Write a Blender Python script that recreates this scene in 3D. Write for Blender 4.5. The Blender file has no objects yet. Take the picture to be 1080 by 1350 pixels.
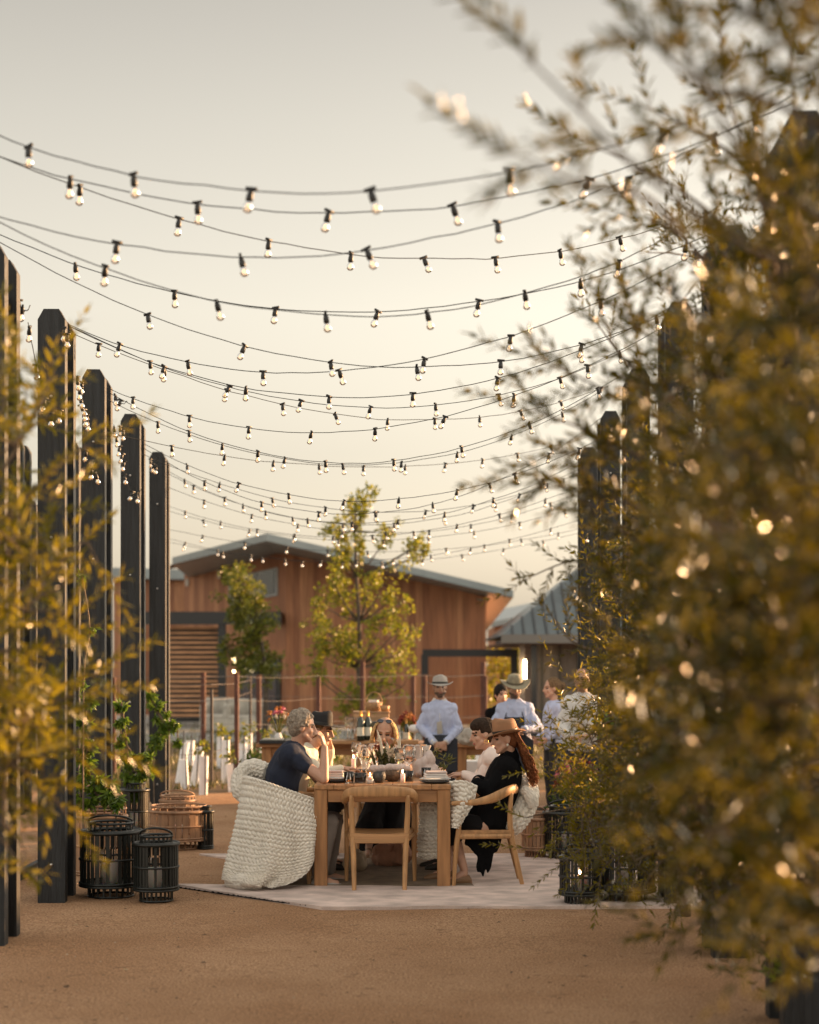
import bpy, math, random
from mathutils import Vector, Matrix, noise
import numpy as np
random.seed(7); np.random.seed(7)
V = Vector
PI = math.pi
H = 1.7; F = 2275.0; HX = 540.0; HY = 876.0
scene = bpy.context.scene
COL = scene.collection

def P(px, py, Y):
    """point in the place for a spot of the photograph at depth Y (metres)"""
    return V(((px-HX)/F*Y, Y, H-(py-HY)/F*Y))
def GY(py):
    return H*F/(py-HY)
def G(px, py):
    return P(px, py, GY(py))
def rnd(a, b): return random.uniform(a, b)

# ---------------------------------------------------------------- materials
def mat(name, col, rough=0.7, var=0.0, vscale=5.0, bump=0.0, bscale=40.0, metal=0.0, spec=0.5,
        stretch=(1,1,1), detail=4, col2=None, vcol=0.5):
    m = bpy.data.materials.new(name); m.use_nodes = True
    nt = m.node_tree; b = nt.nodes['Principled BSDF']
    b.inputs['Base Color'].default_value = (*col, 1)
    b.inputs['Roughness'].default_value = rough
    b.inputs['Metallic'].default_value = metal
    b.inputs['Specular IOR Level'].default_value = spec
    tc = nt.nodes.new('ShaderNodeTexCoord'); mp = nt.nodes.new('ShaderNodeMapping')
    mp.inputs['Scale'].default_value = stretch
    nt.links.new(tc.outputs['Object'], mp.inputs['Vector'])
    if var > 0 or col2:
        n = nt.nodes.new('ShaderNodeTexNoise'); n.inputs['Scale'].default_value = vscale
        n.inputs['Detail'].default_value = detail
        nt.links.new(mp.outputs[0], n.inputs['Vector'])
        r = nt.nodes.new('ShaderNodeValToRGB')
        c2 = col2 if col2 else tuple(c*(1-var) for c in col)
        c1 = col if col2 else tuple(min(1, c*(1+var)) for c in col)
        r.color_ramp.elements[0].position = vcol-0.2; r.color_ramp.elements[0].color = (*c2, 1)
        r.color_ramp.elements[1].position = vcol+0.2; r.color_ramp.elements[1].color = (*c1, 1)
        nt.links.new(n.outputs['Fac'], r.inputs['Fac'])
        nt.links.new(r.outputs[0], b.inputs['Base Color'])
    if bump > 0:
        n2 = nt.nodes.new('ShaderNodeTexNoise'); n2.inputs['Scale'].default_value = bscale
        n2.inputs['Detail'].default_value = 5
        nt.links.new(mp.outputs[0], n2.inputs['Vector'])
        bp = nt.nodes.new('ShaderNodeBump'); bp.inputs['Strength'].default_value = bump
        bp.inputs['Distance'].default_value = 0.02
        nt.links.new(n2.outputs['Fac'], bp.inputs['Height'])
        nt.links.new(bp.outputs[0], b.inputs['Normal'])
    return m

def leaf_mat(name, c_dark, c_light, trans=0.45, rough=0.35, spec=0.5, tcol=None):
    m = bpy.data.materials.new(name); m.use_nodes = True
    nt = m.node_tree; b = nt.nodes['Principled BSDF']; out = nt.nodes['Material Output']
    g = nt.nodes.new('ShaderNodeNewGeometry')
    r = nt.nodes.new('ShaderNodeValToRGB')
    r.color_ramp.elements[0].color = (*c_dark, 1); r.color_ramp.elements[1].color = (*c_light, 1)
    nt.links.new(g.outputs['Random Per Island'], r.inputs['Fac'])
    nt.links.new(r.outputs[0], b.inputs['Base Color'])
    b.inputs['Roughness'].default_value = rough
    b.inputs['Specular IOR Level'].default_value = spec
    t = nt.nodes.new('ShaderNodeBsdfTranslucent')
    if tcol: t.inputs['Color'].default_value = (*tcol, 1)
    else: nt.links.new(r.outputs[0], t.inputs['Color'])
    mx = nt.nodes.new('ShaderNodeMixShader'); mx.inputs[0].default_value = trans
    nt.links.new(b.outputs[0], mx.inputs[1]); nt.links.new(t.outputs[0], mx.inputs[2])
    nt.links.new(mx.outputs[0], out.inputs['Surface'])
    return m

def glass_mat(name, tint=(1,1,1), rough=0.0, ior=1.45):
    m = bpy.data.materials.new(name); m.use_nodes = True
    b = m.node_tree.nodes['Principled BSDF']
    b.inputs['Base Color'].default_value = (*tint, 1)
    b.inputs['Transmission Weight'].default_value = 1.0
    b.inputs['Roughness'].default_value = rough; b.inputs['IOR'].default_value = ior
    return m

def emit_mat(name, col, strength):
    m = bpy.data.materials.new(name); m.use_nodes = True
    b = m.node_tree.nodes['Principled BSDF']
    b.inputs['Base Color'].default_value = (*col, 1)
    b.inputs['Emission Color'].default_value = (*col, 1)
    b.inputs['Emission Strength'].default_value = strength
    return m

# ---------------------------------------------------------------- mesh builder
def basis(d, up=V((0,0,1))):
    d = d.normalized()
    if abs(d.dot(up)) > 0.98: up = V((1,0,0)) if abs(d.x) < 0.9 else V((0,1,0))
    s = d.cross(up).normalized(); u = s.cross(d).normalized()
    return s, u

class MB:
    def __init__(s): s.v = []; s.f = []; s.m = []
    def add(s, vs, fs, mi=0):
        o = len(s.v); s.v.extend([tuple(x) for x in vs])
        s.f.extend([tuple(i+o for i in f) for f in fs]); s.m.extend([mi]*len(fs)); return s
    def box(s, c, size, rz=0.0, mi=0, R=None):
        c = V(c); hx, hy, hz = [k/2 for k in size]
        M = R if R is not None else Matrix.Rotation(rz, 3, 'Z')
        vs = [c + M @ V((x*hx, y*hy, z*hz)) for x in (-1,1) for y in (-1,1) for z in (-1,1)]
        return s.add(vs, [(0,1,3,2),(4,6,7,5),(0,4,5,1),(2,3,7,6),(0,2,6,4),(1,5,7,3)], mi)
    def bbox(s, c, size, bev=0.004, rz=0.0, mi=0):
        """box with chamfered edges"""
        c = V(c); hx, hy, hz = [k/2 for k in size]; b = min(bev, hx*.45, hy*.45, hz*.45)
        M = Matrix.Rotation(rz, 3, 'Z')
        vs = []; idx = {}
        for sx in (-1,1):
            for sy in (-1,1):
                for sz in (-1,1):
                    for k in range(3):
                        p = [sx*hx, sy*hy, sz*hz]
                        for q in range(3):
                            if q != k: p[q] -= (sx,sy,sz)[q]*b
                        idx[(sx,sy,sz,k)] = len(vs); vs.append(c + M @ V(p))
        fs = []
        for k in range(3):
            a, d = (k+1)%3, (k+2)%3
            for sg in (-1,1):
                cyc = []
                for (u, w) in ((-1,-1),(1,-1),(1,1),(-1,1)):
                    t = [0,0,0]; t[k]=sg; t[a]=u; t[d]=w; cyc.append(idx[(*t,k)])
                fs.append(tuple(cyc) if sg > 0 else tuple(cyc[::-1]))
            for u in (-1,1):
                for w in (-1,1):
                    t0=[0,0,0]; t1=[0,0,0]; t0[a]=t1[a]=u; t0[d]=t1[d]=w; t0[k]=-1; t1[k]=1
                    q = (idx[(*t0,a)], idx[(*t1,a)], idx[(*t1,d)], idx[(*t0,d)])
                    fs.append(q if u*w > 0 else q[::-1])
        for sx in (-1,1):
            for sy in (-1,1):
                for sz in (-1,1):
                    q = tuple(idx[(sx,sy,sz,k)] for k in range(3))
                    fs.append(q if sx*sy*sz > 0 else q[::-1])
        return s.add(vs, fs, mi)
    def tube(s, pts, r, n=8, mi=0, caps=True, flat=None):
        pts = [V(p) for p in pts]
        if not hasattr(r, '__len__'): r = [r]*len(pts)
        vs = []; up = None
        for i, p in enumerate(pts):
            d = pts[min(i+1,len(pts)-1)] - pts[max(i-1,0)]
            if d.length < 1e-9: d = V((0,0,1))
            d.normalize()
            if up is None: sd, up = basis(d)
            else:
                up = (up - d*up.dot(d))
                if up.length < 1e-6: sd, up = basis(d)
                up.normalize(); sd = d.cross(up)
            for k in range(n):
                a = 2*PI*k/n
                vs.append(p + sd*(math.cos(a)*r[i]) + up*(math.sin(a)*r[i]))
        fs = []
        for i in range(len(pts)-1):
            for k in range(n):
                k2 = (k+1)%n
                fs.append((i*n+k, i*n+k2, (i+1)*n+k2, (i+1)*n+k))
        if caps:
            fs.append(tuple(range(n))[::-1]); fs.append(tuple((len(pts)-1)*n+k for k in range(n)))
        return s.add(vs, fs, mi)
    def cap(s, a, b, ra, rb, n=10, mi=0):
        """capsule with tapering radius"""
        a = V(a); b = V(b); d = b-a
        if d.length < 1e-6: return s.ell(a, (ra,ra,ra), mi=mi)
        d.normalize(); pts=[]; rs=[]
        for t in (-1,-.8,-.45,0): pts.append(a+d*ra*t); rs.append(max(ra*math.sqrt(max(0,1-t*t)), ra*.12))
        for t in (0,.45,.8,1): pts.append(b+d*rb*t); rs.append(max(rb*math.sqrt(max(0,1-t*t)), rb*.12))
        return s.tube(pts, rs, n, mi)
    def ell(s, c, r, axes=None, n=14, m=9, mi=0):
        c = V(c); ax = axes or (V((1,0,0)), V((0,1,0)), V((0,0,1)))
        vs = [c + ax[2]*r[2]]
        for i in range(1, m):
            th = PI*i/m
            for k in range(n):
                a = 2*PI*k/n
                vs.append(c + ax[0]*(r[0]*math.sin(th)*math.cos(a)) + ax[1]*(r[1]*math.sin(th)*math.sin(a)) + ax[2]*(r[2]*math.cos(th)))
        vs.append(c - ax[2]*r[2]); L = len(vs)-1
        fs = [(0, 1+k, 1+(k+1)%n) for k in range(n)]
        for i in range(m-2):
            for k in range(n):
                k2=(k+1)%n; fs.append((1+i*n+k, 1+(i+1)*n+k, 1+(i+1)*n+k2, 1+i*n+k2))
        fs += [(1+(m-2)*n+k, L, 1+(m-2)*n+(k+1)%n) for k in range(n)]
        return s.add(vs, fs, mi)
    def loft(s, secs, n=16, mi=0, pw=2.0):
        """secs: (centre, side vector half width, front vector half depth)"""
        vs=[]
        for (c, a, b) in secs:
            for k in range(n):
                t = 2*PI*k/n; ct, st = math.cos(t), math.sin(t)
                ct = math.copysign(abs(ct)**(2/pw), ct); st = math.copysign(abs(st)**(2/pw), st)
                vs.append(V(c)+V(a)*ct+V(b)*st)
        fs=[]
        for i in range(len(secs)-1):
            for k in range(n):
                k2=(k+1)%n; fs.append((i*n+k, i*n+k2, (i+1)*n+k2, (i+1)*n+k))
        fs.append(tuple(range(n))[::-1]); fs.append(tuple((len(secs)-1)*n+k for k in range(n)))
        return s.add(vs, fs, mi)
    def lathe(s, prof, c=(0,0,0), n=20, mi=0, close=False):
        c = V(c); vs=[]
        for (r, z) in prof:
            for k in range(n):
                a=2*PI*k/n; vs.append(c+V((r*math.cos(a), r*math.sin(a), z)))
        fs=[]
        for i in range(len(prof)-1):
            for k in range(n):
                k2=(k+1)%n; fs.append((i*n+k, i*n+k2, (i+1)*n+k2, (i+1)*n+k))
        if close:
            if prof[0][0] > 1e-4: fs.append(tuple(range(n))[::-1])
            if prof[-1][0] > 1e-4: fs.append(tuple((len(prof)-1)*n+k for k in range(n)))
        return s.add(vs, fs, mi)
    def prism(s, poly, d, mi=0):
        """polygon extruded along vector d"""
        n=len(poly); vs=[V(p) for p in poly]+[V(p)+V(d) for p in poly]
        fs=[tuple(range(n)), tuple(range(2*n-1, n-1, -1))]
        for k in range(n): k2=(k+1)%n; fs.append((k, k+n, k2+n, k2))
        return s.add(vs, fs, mi)
    def mesh(s, name, mats, smooth=False, off=V((0,0,0))):
        me = bpy.data.meshes.new(name)
        vs = s.v if off.length == 0 else [(x-off.x, y-off.y, z-off.z) for x,y,z in s.v]
        me.from_pydata(vs, [], s.f)
        for m in (mats if isinstance(mats, (list, tuple)) else [mats]): me.materials.append(m)
        if len(set(s.m)) > 1: me.polygons.foreach_set('material_index', s.m)
        if smooth: me.polygons.foreach_set('use_smooth', [True]*len(me.polygons))
        me.update(); return me
    def build(s, name, mats, parent=None, smooth=False, off=None):
        off = off if off is not None else (base_of(parent) if parent else V((0,0,0)))
        me = s.mesh(name, mats, smooth, off)
        o = bpy.data.objects.new(name, me); COL.objects.link(o)
        if parent: o.parent = parent
        else: o.location = off
        return o

def base_of(o):
    b = V((0,0,0))
    while o: b = b + V(o.location); o = o.parent
    return b
def tag(o, label=None, cat=None, group=None, kind=None):
    if label: o['label'] = label
    if cat: o['category'] = cat
    if group: o['group'] = group
    if kind: o['kind'] = kind
    return o
def thing(name, label, cat, loc, group=None):
    o = bpy.data.objects.new(name, None); COL.objects.link(o); o.location = V(loc)
    o.empty_display_size = 0.1
    return tag(o, label, cat, group)
def copy_tree(o, parent=None):
    c = o.copy(); COL.objects.link(c); c.parent = parent
    for ch in list(o.children): copy_tree(ch, c)
    return c

def refine(mb, name, mats, parent, vox=0.008, smooth=4, wrinkle=0.0, wscale=9.0, paint=None, seed=0.0, mask=None):
    """merge overlapping closed shapes of a builder into ONE continuous skin (voxel remesh), optionally with cloth wrinkles"""
    me = mb.mesh(name+'_src', mats)
    o = bpy.data.objects.new(name+'_src', me); COL.objects.link(o)
    md = o.modifiers.new('r', 'REMESH'); md.mode = 'VOXEL'; md.voxel_size = vox
    ms = o.modifiers.new('s', 'SMOOTH'); ms.factor = 0.5; ms.iterations = smooth
    dg = bpy.context.evaluated_depsgraph_get(); dg.update()
    ev = o.evaluated_get(dg)
    nm = bpy.data.meshes.new_from_object(ev, preserve_all_data_layers=False, depsgraph=dg)
    bpy.data.objects.remove(o); bpy.data.meshes.remove(me)
    nm.name = name
    nm.materials.clear()
    for m in (mats if isinstance(mats, (list, tuple)) else [mats]): nm.materials.append(m)
    n = len(nm.vertices); co = np.empty(n*3); nm.vertices.foreach_get('co', co); co = co.reshape(-1,3)
    if wrinkle > 0:
        no = np.empty(n*3); nm.vertices.foreach_get('normal', no); no = no.reshape(-1,3)
        for i in range(n):
            q = V(co[i])*wscale + V((seed, seed*2, 0))
            q2 = V((q.x, q.y, q.z*0.6))
            h = 1-abs(noise.noise(q2))*2.2 + 0.4*noise.noise(q2*2.3)
            k = mask(co[i]) if mask else 1.0
            co[i] += no[i]*h*wrinkle*k
    if paint:
        mi = np.zeros(len(nm.polygons), dtype=np.int32)
        cs = np.empty(len(nm.polygons)*3); nm.polygons.foreach_get('center', cs); cs = cs.reshape(-1,3)
        paint(cs, mi); nm.polygons.foreach_set('material_index', mi)
    b = base_of(parent) if parent else V((0,0,0))
    co = co - np.array([b.x,b.y,b.z]); nm.vertices.foreach_set('co', co.ravel())
    nm.polygons.foreach_set('use_smooth', [True]*len(nm.polygons)); nm.update()
    ob = bpy.data.objects.new(name, nm); COL.objects.link(ob)
    if parent: ob.parent = parent
    return ob

# ---------------------------------------------------------------- camera, sky, sun
cd = bpy.data.cameras.new('camera'); cam = bpy.data.objects.new('camera', cd); COL.objects.link(cam)
cam.location = (0,0,H); cam.rotation_euler = (math.radians(90),0,0)
cd.sensor_fit = 'HORIZONTAL'; cd.sensor_width = 24.0; cd.lens = F/1080*24.0
cd.shift_y = (HY-675)/1080; cd.clip_start = 0.1; cd.clip_end = 3000
cd.dof.use_dof = True; cd.dof.focus_distance = 13.1; cd.dof.aperture_fstop = 1.35; cd.dof.aperture_blades = 0
scene.camera = cam
SUN_AZ = math.radians(62); SUN_EL = math.radians(9.5)   # azimuth from +Y towards +X
sdir = V((math.sin(SUN_AZ)*math.cos(SUN_EL), math.cos(SUN_AZ)*math.cos(SUN_EL), math.sin(SUN_EL)))
sl = bpy.data.lights.new('sun', 'SUN'); sl.energy = 4.6; sl.angle = math.radians(0.6); sl.color = (1.0,0.54,0.23)
so = bpy.data.objects.new('sun', sl); COL.objects.link(so); so.rotation_euler = (-sdir).to_track_quat('-Z','Y').to_euler()
so.location = (20,20,20)
w = bpy.data.worlds.new('World'); scene.world = w; w.use_nodes = True
nt = w.node_tree; bg = nt.nodes['Background']
sky = nt.nodes.new('ShaderNodeTexSky'); sky.sky_type = 'NISHITA'; sky.sun_disc = False
sky.sun_elevation = SUN_EL; sky.sun_rotation = SUN_AZ; sky.air_density = 1.0; sky.dust_density = 6.0; sky.ozone_density = 1.0
sky.altitude = 50
hsv = nt.nodes.new('ShaderNodeHueSaturation'); hsv.inputs['Saturation'].default_value = 0.30; hsv.inputs['Value'].default_value = 1.4
nt.links.new(sky.outputs[0], hsv.inputs['Color'])
tint = nt.nodes.new('ShaderNodeMix'); tint.data_type = 'RGBA'; tint.blend_type = 'MULTIPLY'; tint.inputs[0].default_value = 1.0
tint.inputs[7].default_value = (1.0, .93, .82, 1)     # evening haze warms the whole sky
nt.links.new(hsv.outputs[0], tint.inputs[6])
veil = nt.nodes.new('ShaderNodeMix'); veil.data_type = 'RGBA'; veil.inputs[0].default_value = .5   # thin high haze
veil.inputs[7].default_value = (2.25, 2.04, 1.72, 1); nt.links.new(tint.outputs[2], veil.inputs[6])
gm = nt.nodes.new('ShaderNodeNewGeometry'); sx = nt.nodes.new('ShaderNodeSeparateXYZ'); tcw = nt.nodes.new('ShaderNodeTexCoord')
nt.links.new(tcw.outputs['Generated'], sx.inputs[0])
rp = nt.nodes.new('ShaderNodeValToRGB'); el = rp.color_ramp.elements
el[0].position = 0; el[0].color = (1.0,.95,.85,1); el[1].position = 1; el[1].color = (.76,.76,.76,1)
for p_, c_, g_, b_ in ((.055,.97,.93,.85),(.12,.82,.805,.775),(.20,.85,.84,.815),(.30,.67,.67,.66),(.38,.515,.515,.515),(.62,.76,.75,.74)):
    e_ = el.new(p_); e_.color = (c_,g_,b_,1)
nt.links.new(sx.outputs['Z'], rp.inputs['Fac'])
fin = nt.nodes.new('ShaderNodeMix'); fin.data_type = 'RGBA'; fin.blend_type = 'MULTIPLY'; fin.inputs[0].default_value = 1
nt.links.new(veil.outputs[2], fin.inputs[6]); nt.links.new(rp.outputs[0], fin.inputs[7]); # unseen half of the sky behind the viewer brightened as added frontal fill
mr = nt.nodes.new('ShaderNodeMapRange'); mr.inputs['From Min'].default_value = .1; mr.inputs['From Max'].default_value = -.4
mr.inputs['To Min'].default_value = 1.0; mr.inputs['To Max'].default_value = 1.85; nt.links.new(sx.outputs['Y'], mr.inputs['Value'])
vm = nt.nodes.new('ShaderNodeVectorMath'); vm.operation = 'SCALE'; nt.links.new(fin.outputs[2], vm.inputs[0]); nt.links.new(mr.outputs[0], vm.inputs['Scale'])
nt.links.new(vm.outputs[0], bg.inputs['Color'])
bg.inputs['Strength'].default_value = 0.15
scene.view_settings.view_transform = 'Standard'; scene.view_settings.look = 'None'
scene.view_settings.exposure = 1.6; scene.view_settings.gamma = 1.0
scene.cycles.use_denoising = True
scene.cycles.max_bounces = 8; scene.cycles.transparent_max_bounces = 8; scene.cycles.transmission_bounces = 8
scene.cycles.sample_clamp_indirect = 6.0
# ================================================================ SETTING
# ---- ground: soil to the horizon, decomposed-granite court 4 mm above, concrete by the building
def ground_mat(name, c1, c2, c3, fine=180, bump=0.5):
    m = bpy.data.materials.new(name); m.use_nodes = True
    nt = m.node_tree; b = nt.nodes['Principled BSDF']; b.inputs['Roughness'].default_value = 0.95
    b.inputs['Specular IOR Level'].default_value = 0.15
    tc = nt.nodes.new('ShaderNodeTexCoord')
    def nz(sc, det=6):
        n = nt.nodes.new('ShaderNodeTexNoise'); n.inputs['Scale'].default_value = sc; n.inputs['Detail'].default_value = det
        n.inputs['Roughness'].default_value = 0.65
        nt.links.new(tc.outputs['Object'], n.inputs['Vector']); return n
    big, mid, sm = nz(0.7), nz(7), nz(fine, 3)
    r1 = nt.nodes.new('ShaderNodeValToRGB')
    r1.color_ramp.elements[0].position = .40; r1.color_ramp.elements[1].position = .60
    r1.color_ramp.elements[0].color = (*c1,1); r1.color_ramp.elements[1].color = (*c2,1)
    nt.links.new(big.outputs['Fac'], r1.inputs['Fac'])
    r2 = nt.nodes.new('ShaderNodeValToRGB')
    r2.color_ramp.elements[0].position = .42; r2.color_ramp.elements[1].position = .62
    r2.color_ramp.elements[0].color = (.42,.40,.38,1); r2.color_ramp.elements[1].color = (1.12,1.12,1.1,1)
    nt.links.new(sm.outputs['Fac'], r2.inputs['Fac'])
    mm = nt.nodes.new('ShaderNodeMix'); mm.data_type='RGBA'; mm.blend_type='MULTIPLY'; mm.inputs[0].default_value = .8
    nt.links.new(r1.outputs[0], mm.inputs[6]); nt.links.new(r2.outputs[0], mm.inputs[7])
    r3 = nt.nodes.new('ShaderNodeValToRGB'); r3.color_ramp.elements[0].position=.60; r3.color_ramp.elements[1].position=.72
    nt.links.new(mid.outputs['Fac'], r3.inputs['Fac'])
    m2 = nt.nodes.new('ShaderNodeMix'); m2.data_type='RGBA'; nt.links.new(r3.outputs[0], m2.inputs[0])
    nt.links.new(mm.outputs[2], m2.inputs[6]); m2.inputs[7].default_value=(*c3,1)
    nt.links.new(m2.outputs[2], b.inputs['Base Color'])
    ad = nt.nodes.new('ShaderNodeMath'); ad.operation='MULTIPLY_ADD'; ad.inputs[1].default_value=3.0
    nt.links.new(mid.outputs['Fac'], ad.inputs[0]); nt.links.new(sm.outputs['Fac'], ad.inputs[2])
    bp = nt.nodes.new('ShaderNodeBump'); bp.inputs['Strength'].default_value=bump; bp.inputs['Distance'].default_value=.012
    nt.links.new(ad.outputs[0], bp.inputs['Height']); nt.links.new(bp.outputs[0], b.inputs['Normal'])
    return m
M_sand = ground_mat('decomposed granite', (.40,.228,.126), (.50,.305,.18), (.21,.118,.066), fine=75, bump=1.0)
M_soil = ground_mat('soil', (.17,.115,.07), (.26,.18,.11), (.12,.12,.05), fine=60, bump=1.0)
M_conc = ground_mat('pale concrete', (.36,.35,.33), (.42,.41,.39), (.33,.32,.30), fine=50, bump=.1)

def sheet(name, poly, z, m):
    mb = MB(); mb.add([(x,y,z) for x,y in poly], [tuple(range(len(poly)))])
    o = mb.build(name, m); tag(o, kind='structure'); return o
sheet('ground', [(-700,-60),(700,-60),(700,1200),(-700,1200)], 0.0, M_soil)
# court edge facing the vineyard, slightly wavy
edge = []
for i in range(61):
    x = -9 + i*0.42
    edge.append((x, 23.0 + .25*math.sin(x*.9) + .12*math.sin(x*2.7+1) + .05*noise.noise(V((x*3,0,0)))))
# court as a gently uneven grid
def court():
    mb = MB(); nx, ny = 120, 170; vs=[]; x0,x1,y0 = -6.5,16.0,-3.0
    for j in range(ny+1):
        for i in range(nx+1):
            u=i/nx; x=x0+(x1-x0)*u
            ye = 23.0 + .25*math.sin(x*.9) + .12*math.sin(x*2.7+1) + .05*noise.noise(V((x*3,0,0)))
            y=y0+(ye-y0)*j/ny
            z=.004+.010*(noise.noise(V((x*1.1,y*1.1,0)))+1)*(1 if 0<i<nx and 0<j<ny else .05)
            vs.append((x,y,z))
    fs=[(j*(nx+1)+i, j*(nx+1)+i+1, (j+1)*(nx+1)+i+1, (j+1)*(nx+1)+i) for j in range(ny) for i in range(nx)]
    mb.add(vs,fs); o=mb.build('court', M_sand, smooth=True); tag(o, kind='structure')
court()
sheet('pavement', [(-16,37.5),(14,37.5),(14,60),(-16,60)], 0.006, M_conc)
# loose gravel and small clods on the court
def pebbles():
    mb = MB()
    for k in range(9000):
        y = 6.5 + 16*random.random()**1.7; x = rnd(-.26*y-.2, .27*y+.2)
        r = rnd(.0015,.0045)*(1+1.2*(random.random()<.03)); z=.014+.010*noise.noise(V((x*1.1,y*1.1,0)))
        s=[rnd(.6,1.3)*r for _ in range(4)]
        mb.add([(x-s[0],y,z),(x,y-s[1],z),(x+s[2],y,z),(x,y+s[3],z),(x+r*.2,y,z+r*.9)],[(0,1,4),(1,2,4),(2,3,4),(3,0,4)], k%2)
    o=mb.build('gravel',[mat('gravel pale',(.36,.27,.19),.9),mat('gravel dark',(.10,.065,.04),.9)])
    tag(o,'fine loose grit scattered over the sandy court','gravel',kind='stuff')
pebbles()

# ---- timber: dark posts of two planks with a gap
M_post = mat('dark stained timber', (.013,.0145,.0165), .62, .7, 5, .6, 30, stretch=(5,5,.35))
M_web = mat('dark steel', (.012,.012,.013), .5)
M_bolt = mat('bolt steel', (.55,.53,.5), .35, metal=.9)
def post_proto(hh):
    r = thing('timber_post','x','post',(0,0,0))
    def plank(y, h, nm):
        mb=MB(); w=.096; t=.055; c=.05
        poly=[(-w,y-t,0),(w,y-t,0),(w,y-t,h-.075),(w-.042,y-t,h),(-w+.042,y-t,h),(-w,y-t,h-.075)]
        mb.prism([V(p) for p in poly][::-1], (0,2*t,0)); return mb.build(nm, M_post, r)
    plank(0,hh,'front_plank'); plank(.36,hh-.02,'back_plank')
    MB().box((0,.18,(hh-.25)/2),(.07,.25,hh-.25)).build('web',M_web,r)
    for z in (.28,1.05,1.32,2.6,3.6):
        mb=MB(); mb.lathe([(.0001,.012),(.008,.011),(.011,.004),(.011,0)],n=10)
        mb.v=[(x,-.0555-z2,z+y) for x,y,z2 in mb.v]; mb.build('bolt',M_bolt,r,smooth=True)
    return r
proto=post_proto(4.22)
LP=[(-2.33,5.6),(-2.42,8.0),(-2.515,10.35),(-2.54,12.28),(-2.70,14.78),(-2.81,17.4),(-2.99,20.5),(-3.42,23.6),(-3.95,26.8)]
RP=[(1.74,5.6),(1.80,7.9),(1.84,9.95),(1.88,12.05),(1.95,14.74),(2.0,17.2),(2.08,20.04),(2.40,23.2),(2.78,26.3)]
ordw=['nearest','second','third','fourth','fifth','sixth','seventh','eighth','ninth','tenth']
posts=[]
first=True
def put_post(x,y,label,rz=0,dz=0):
    global first
    o = proto if first else copy_tree(proto); first=False
    o.location=(x,y,dz); o.rotation_euler=(0,0,rz)
    o['label']=label; o['group']='dark timber posts lining the court'; return o
llab={2:'nearest dark post of the left row, cut by the left photo edge',3:'largest fully seen post of the left row, beside the black lanterns',
 4:'second fully seen dark post of the left row, green vine at its foot',
 5:'third fully seen dark post of the left row, behind the tall black lantern',
 6:'farthest visible dark timber post of the left row, beside the vineyard'}
for i,(x,y) in enumerate(LP):
    if i>=2 and i<=6: put_post(x,y,llab[i],rz=math.radians(1.5))
rlab={1:'nearest dark timber post of the right row at the lower right corner',2:'second dark timber post of the right row, deep behind olive branches',
 3:'third dark timber post of the right row, rising behind the black wire lanterns at right',
 4:'fourth dark timber post of the right row, its top between olive twigs',5:'fifth dark timber post of the right row, next to the last one seen',
 6:'farthest visible dark timber post of the right row, beside the metal roofed hut'}
for i,(x,y) in enumerate(RP):
    if 1<=i<=6: put_post(x,y,rlab[i],rz=math.radians(-1.5))
put_post(P(20,0,19.4).x,19.4,'far thin dark post behind the left olive, closest to the photo edge')
put_post(P(41,0,26.7).x,26.7,'lowest far dark post behind the left olive shrub')
put_post(P(100,0,19.6).x-.05,19.6,'far dark timber post seen in the gap between the two largest left posts')

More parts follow.
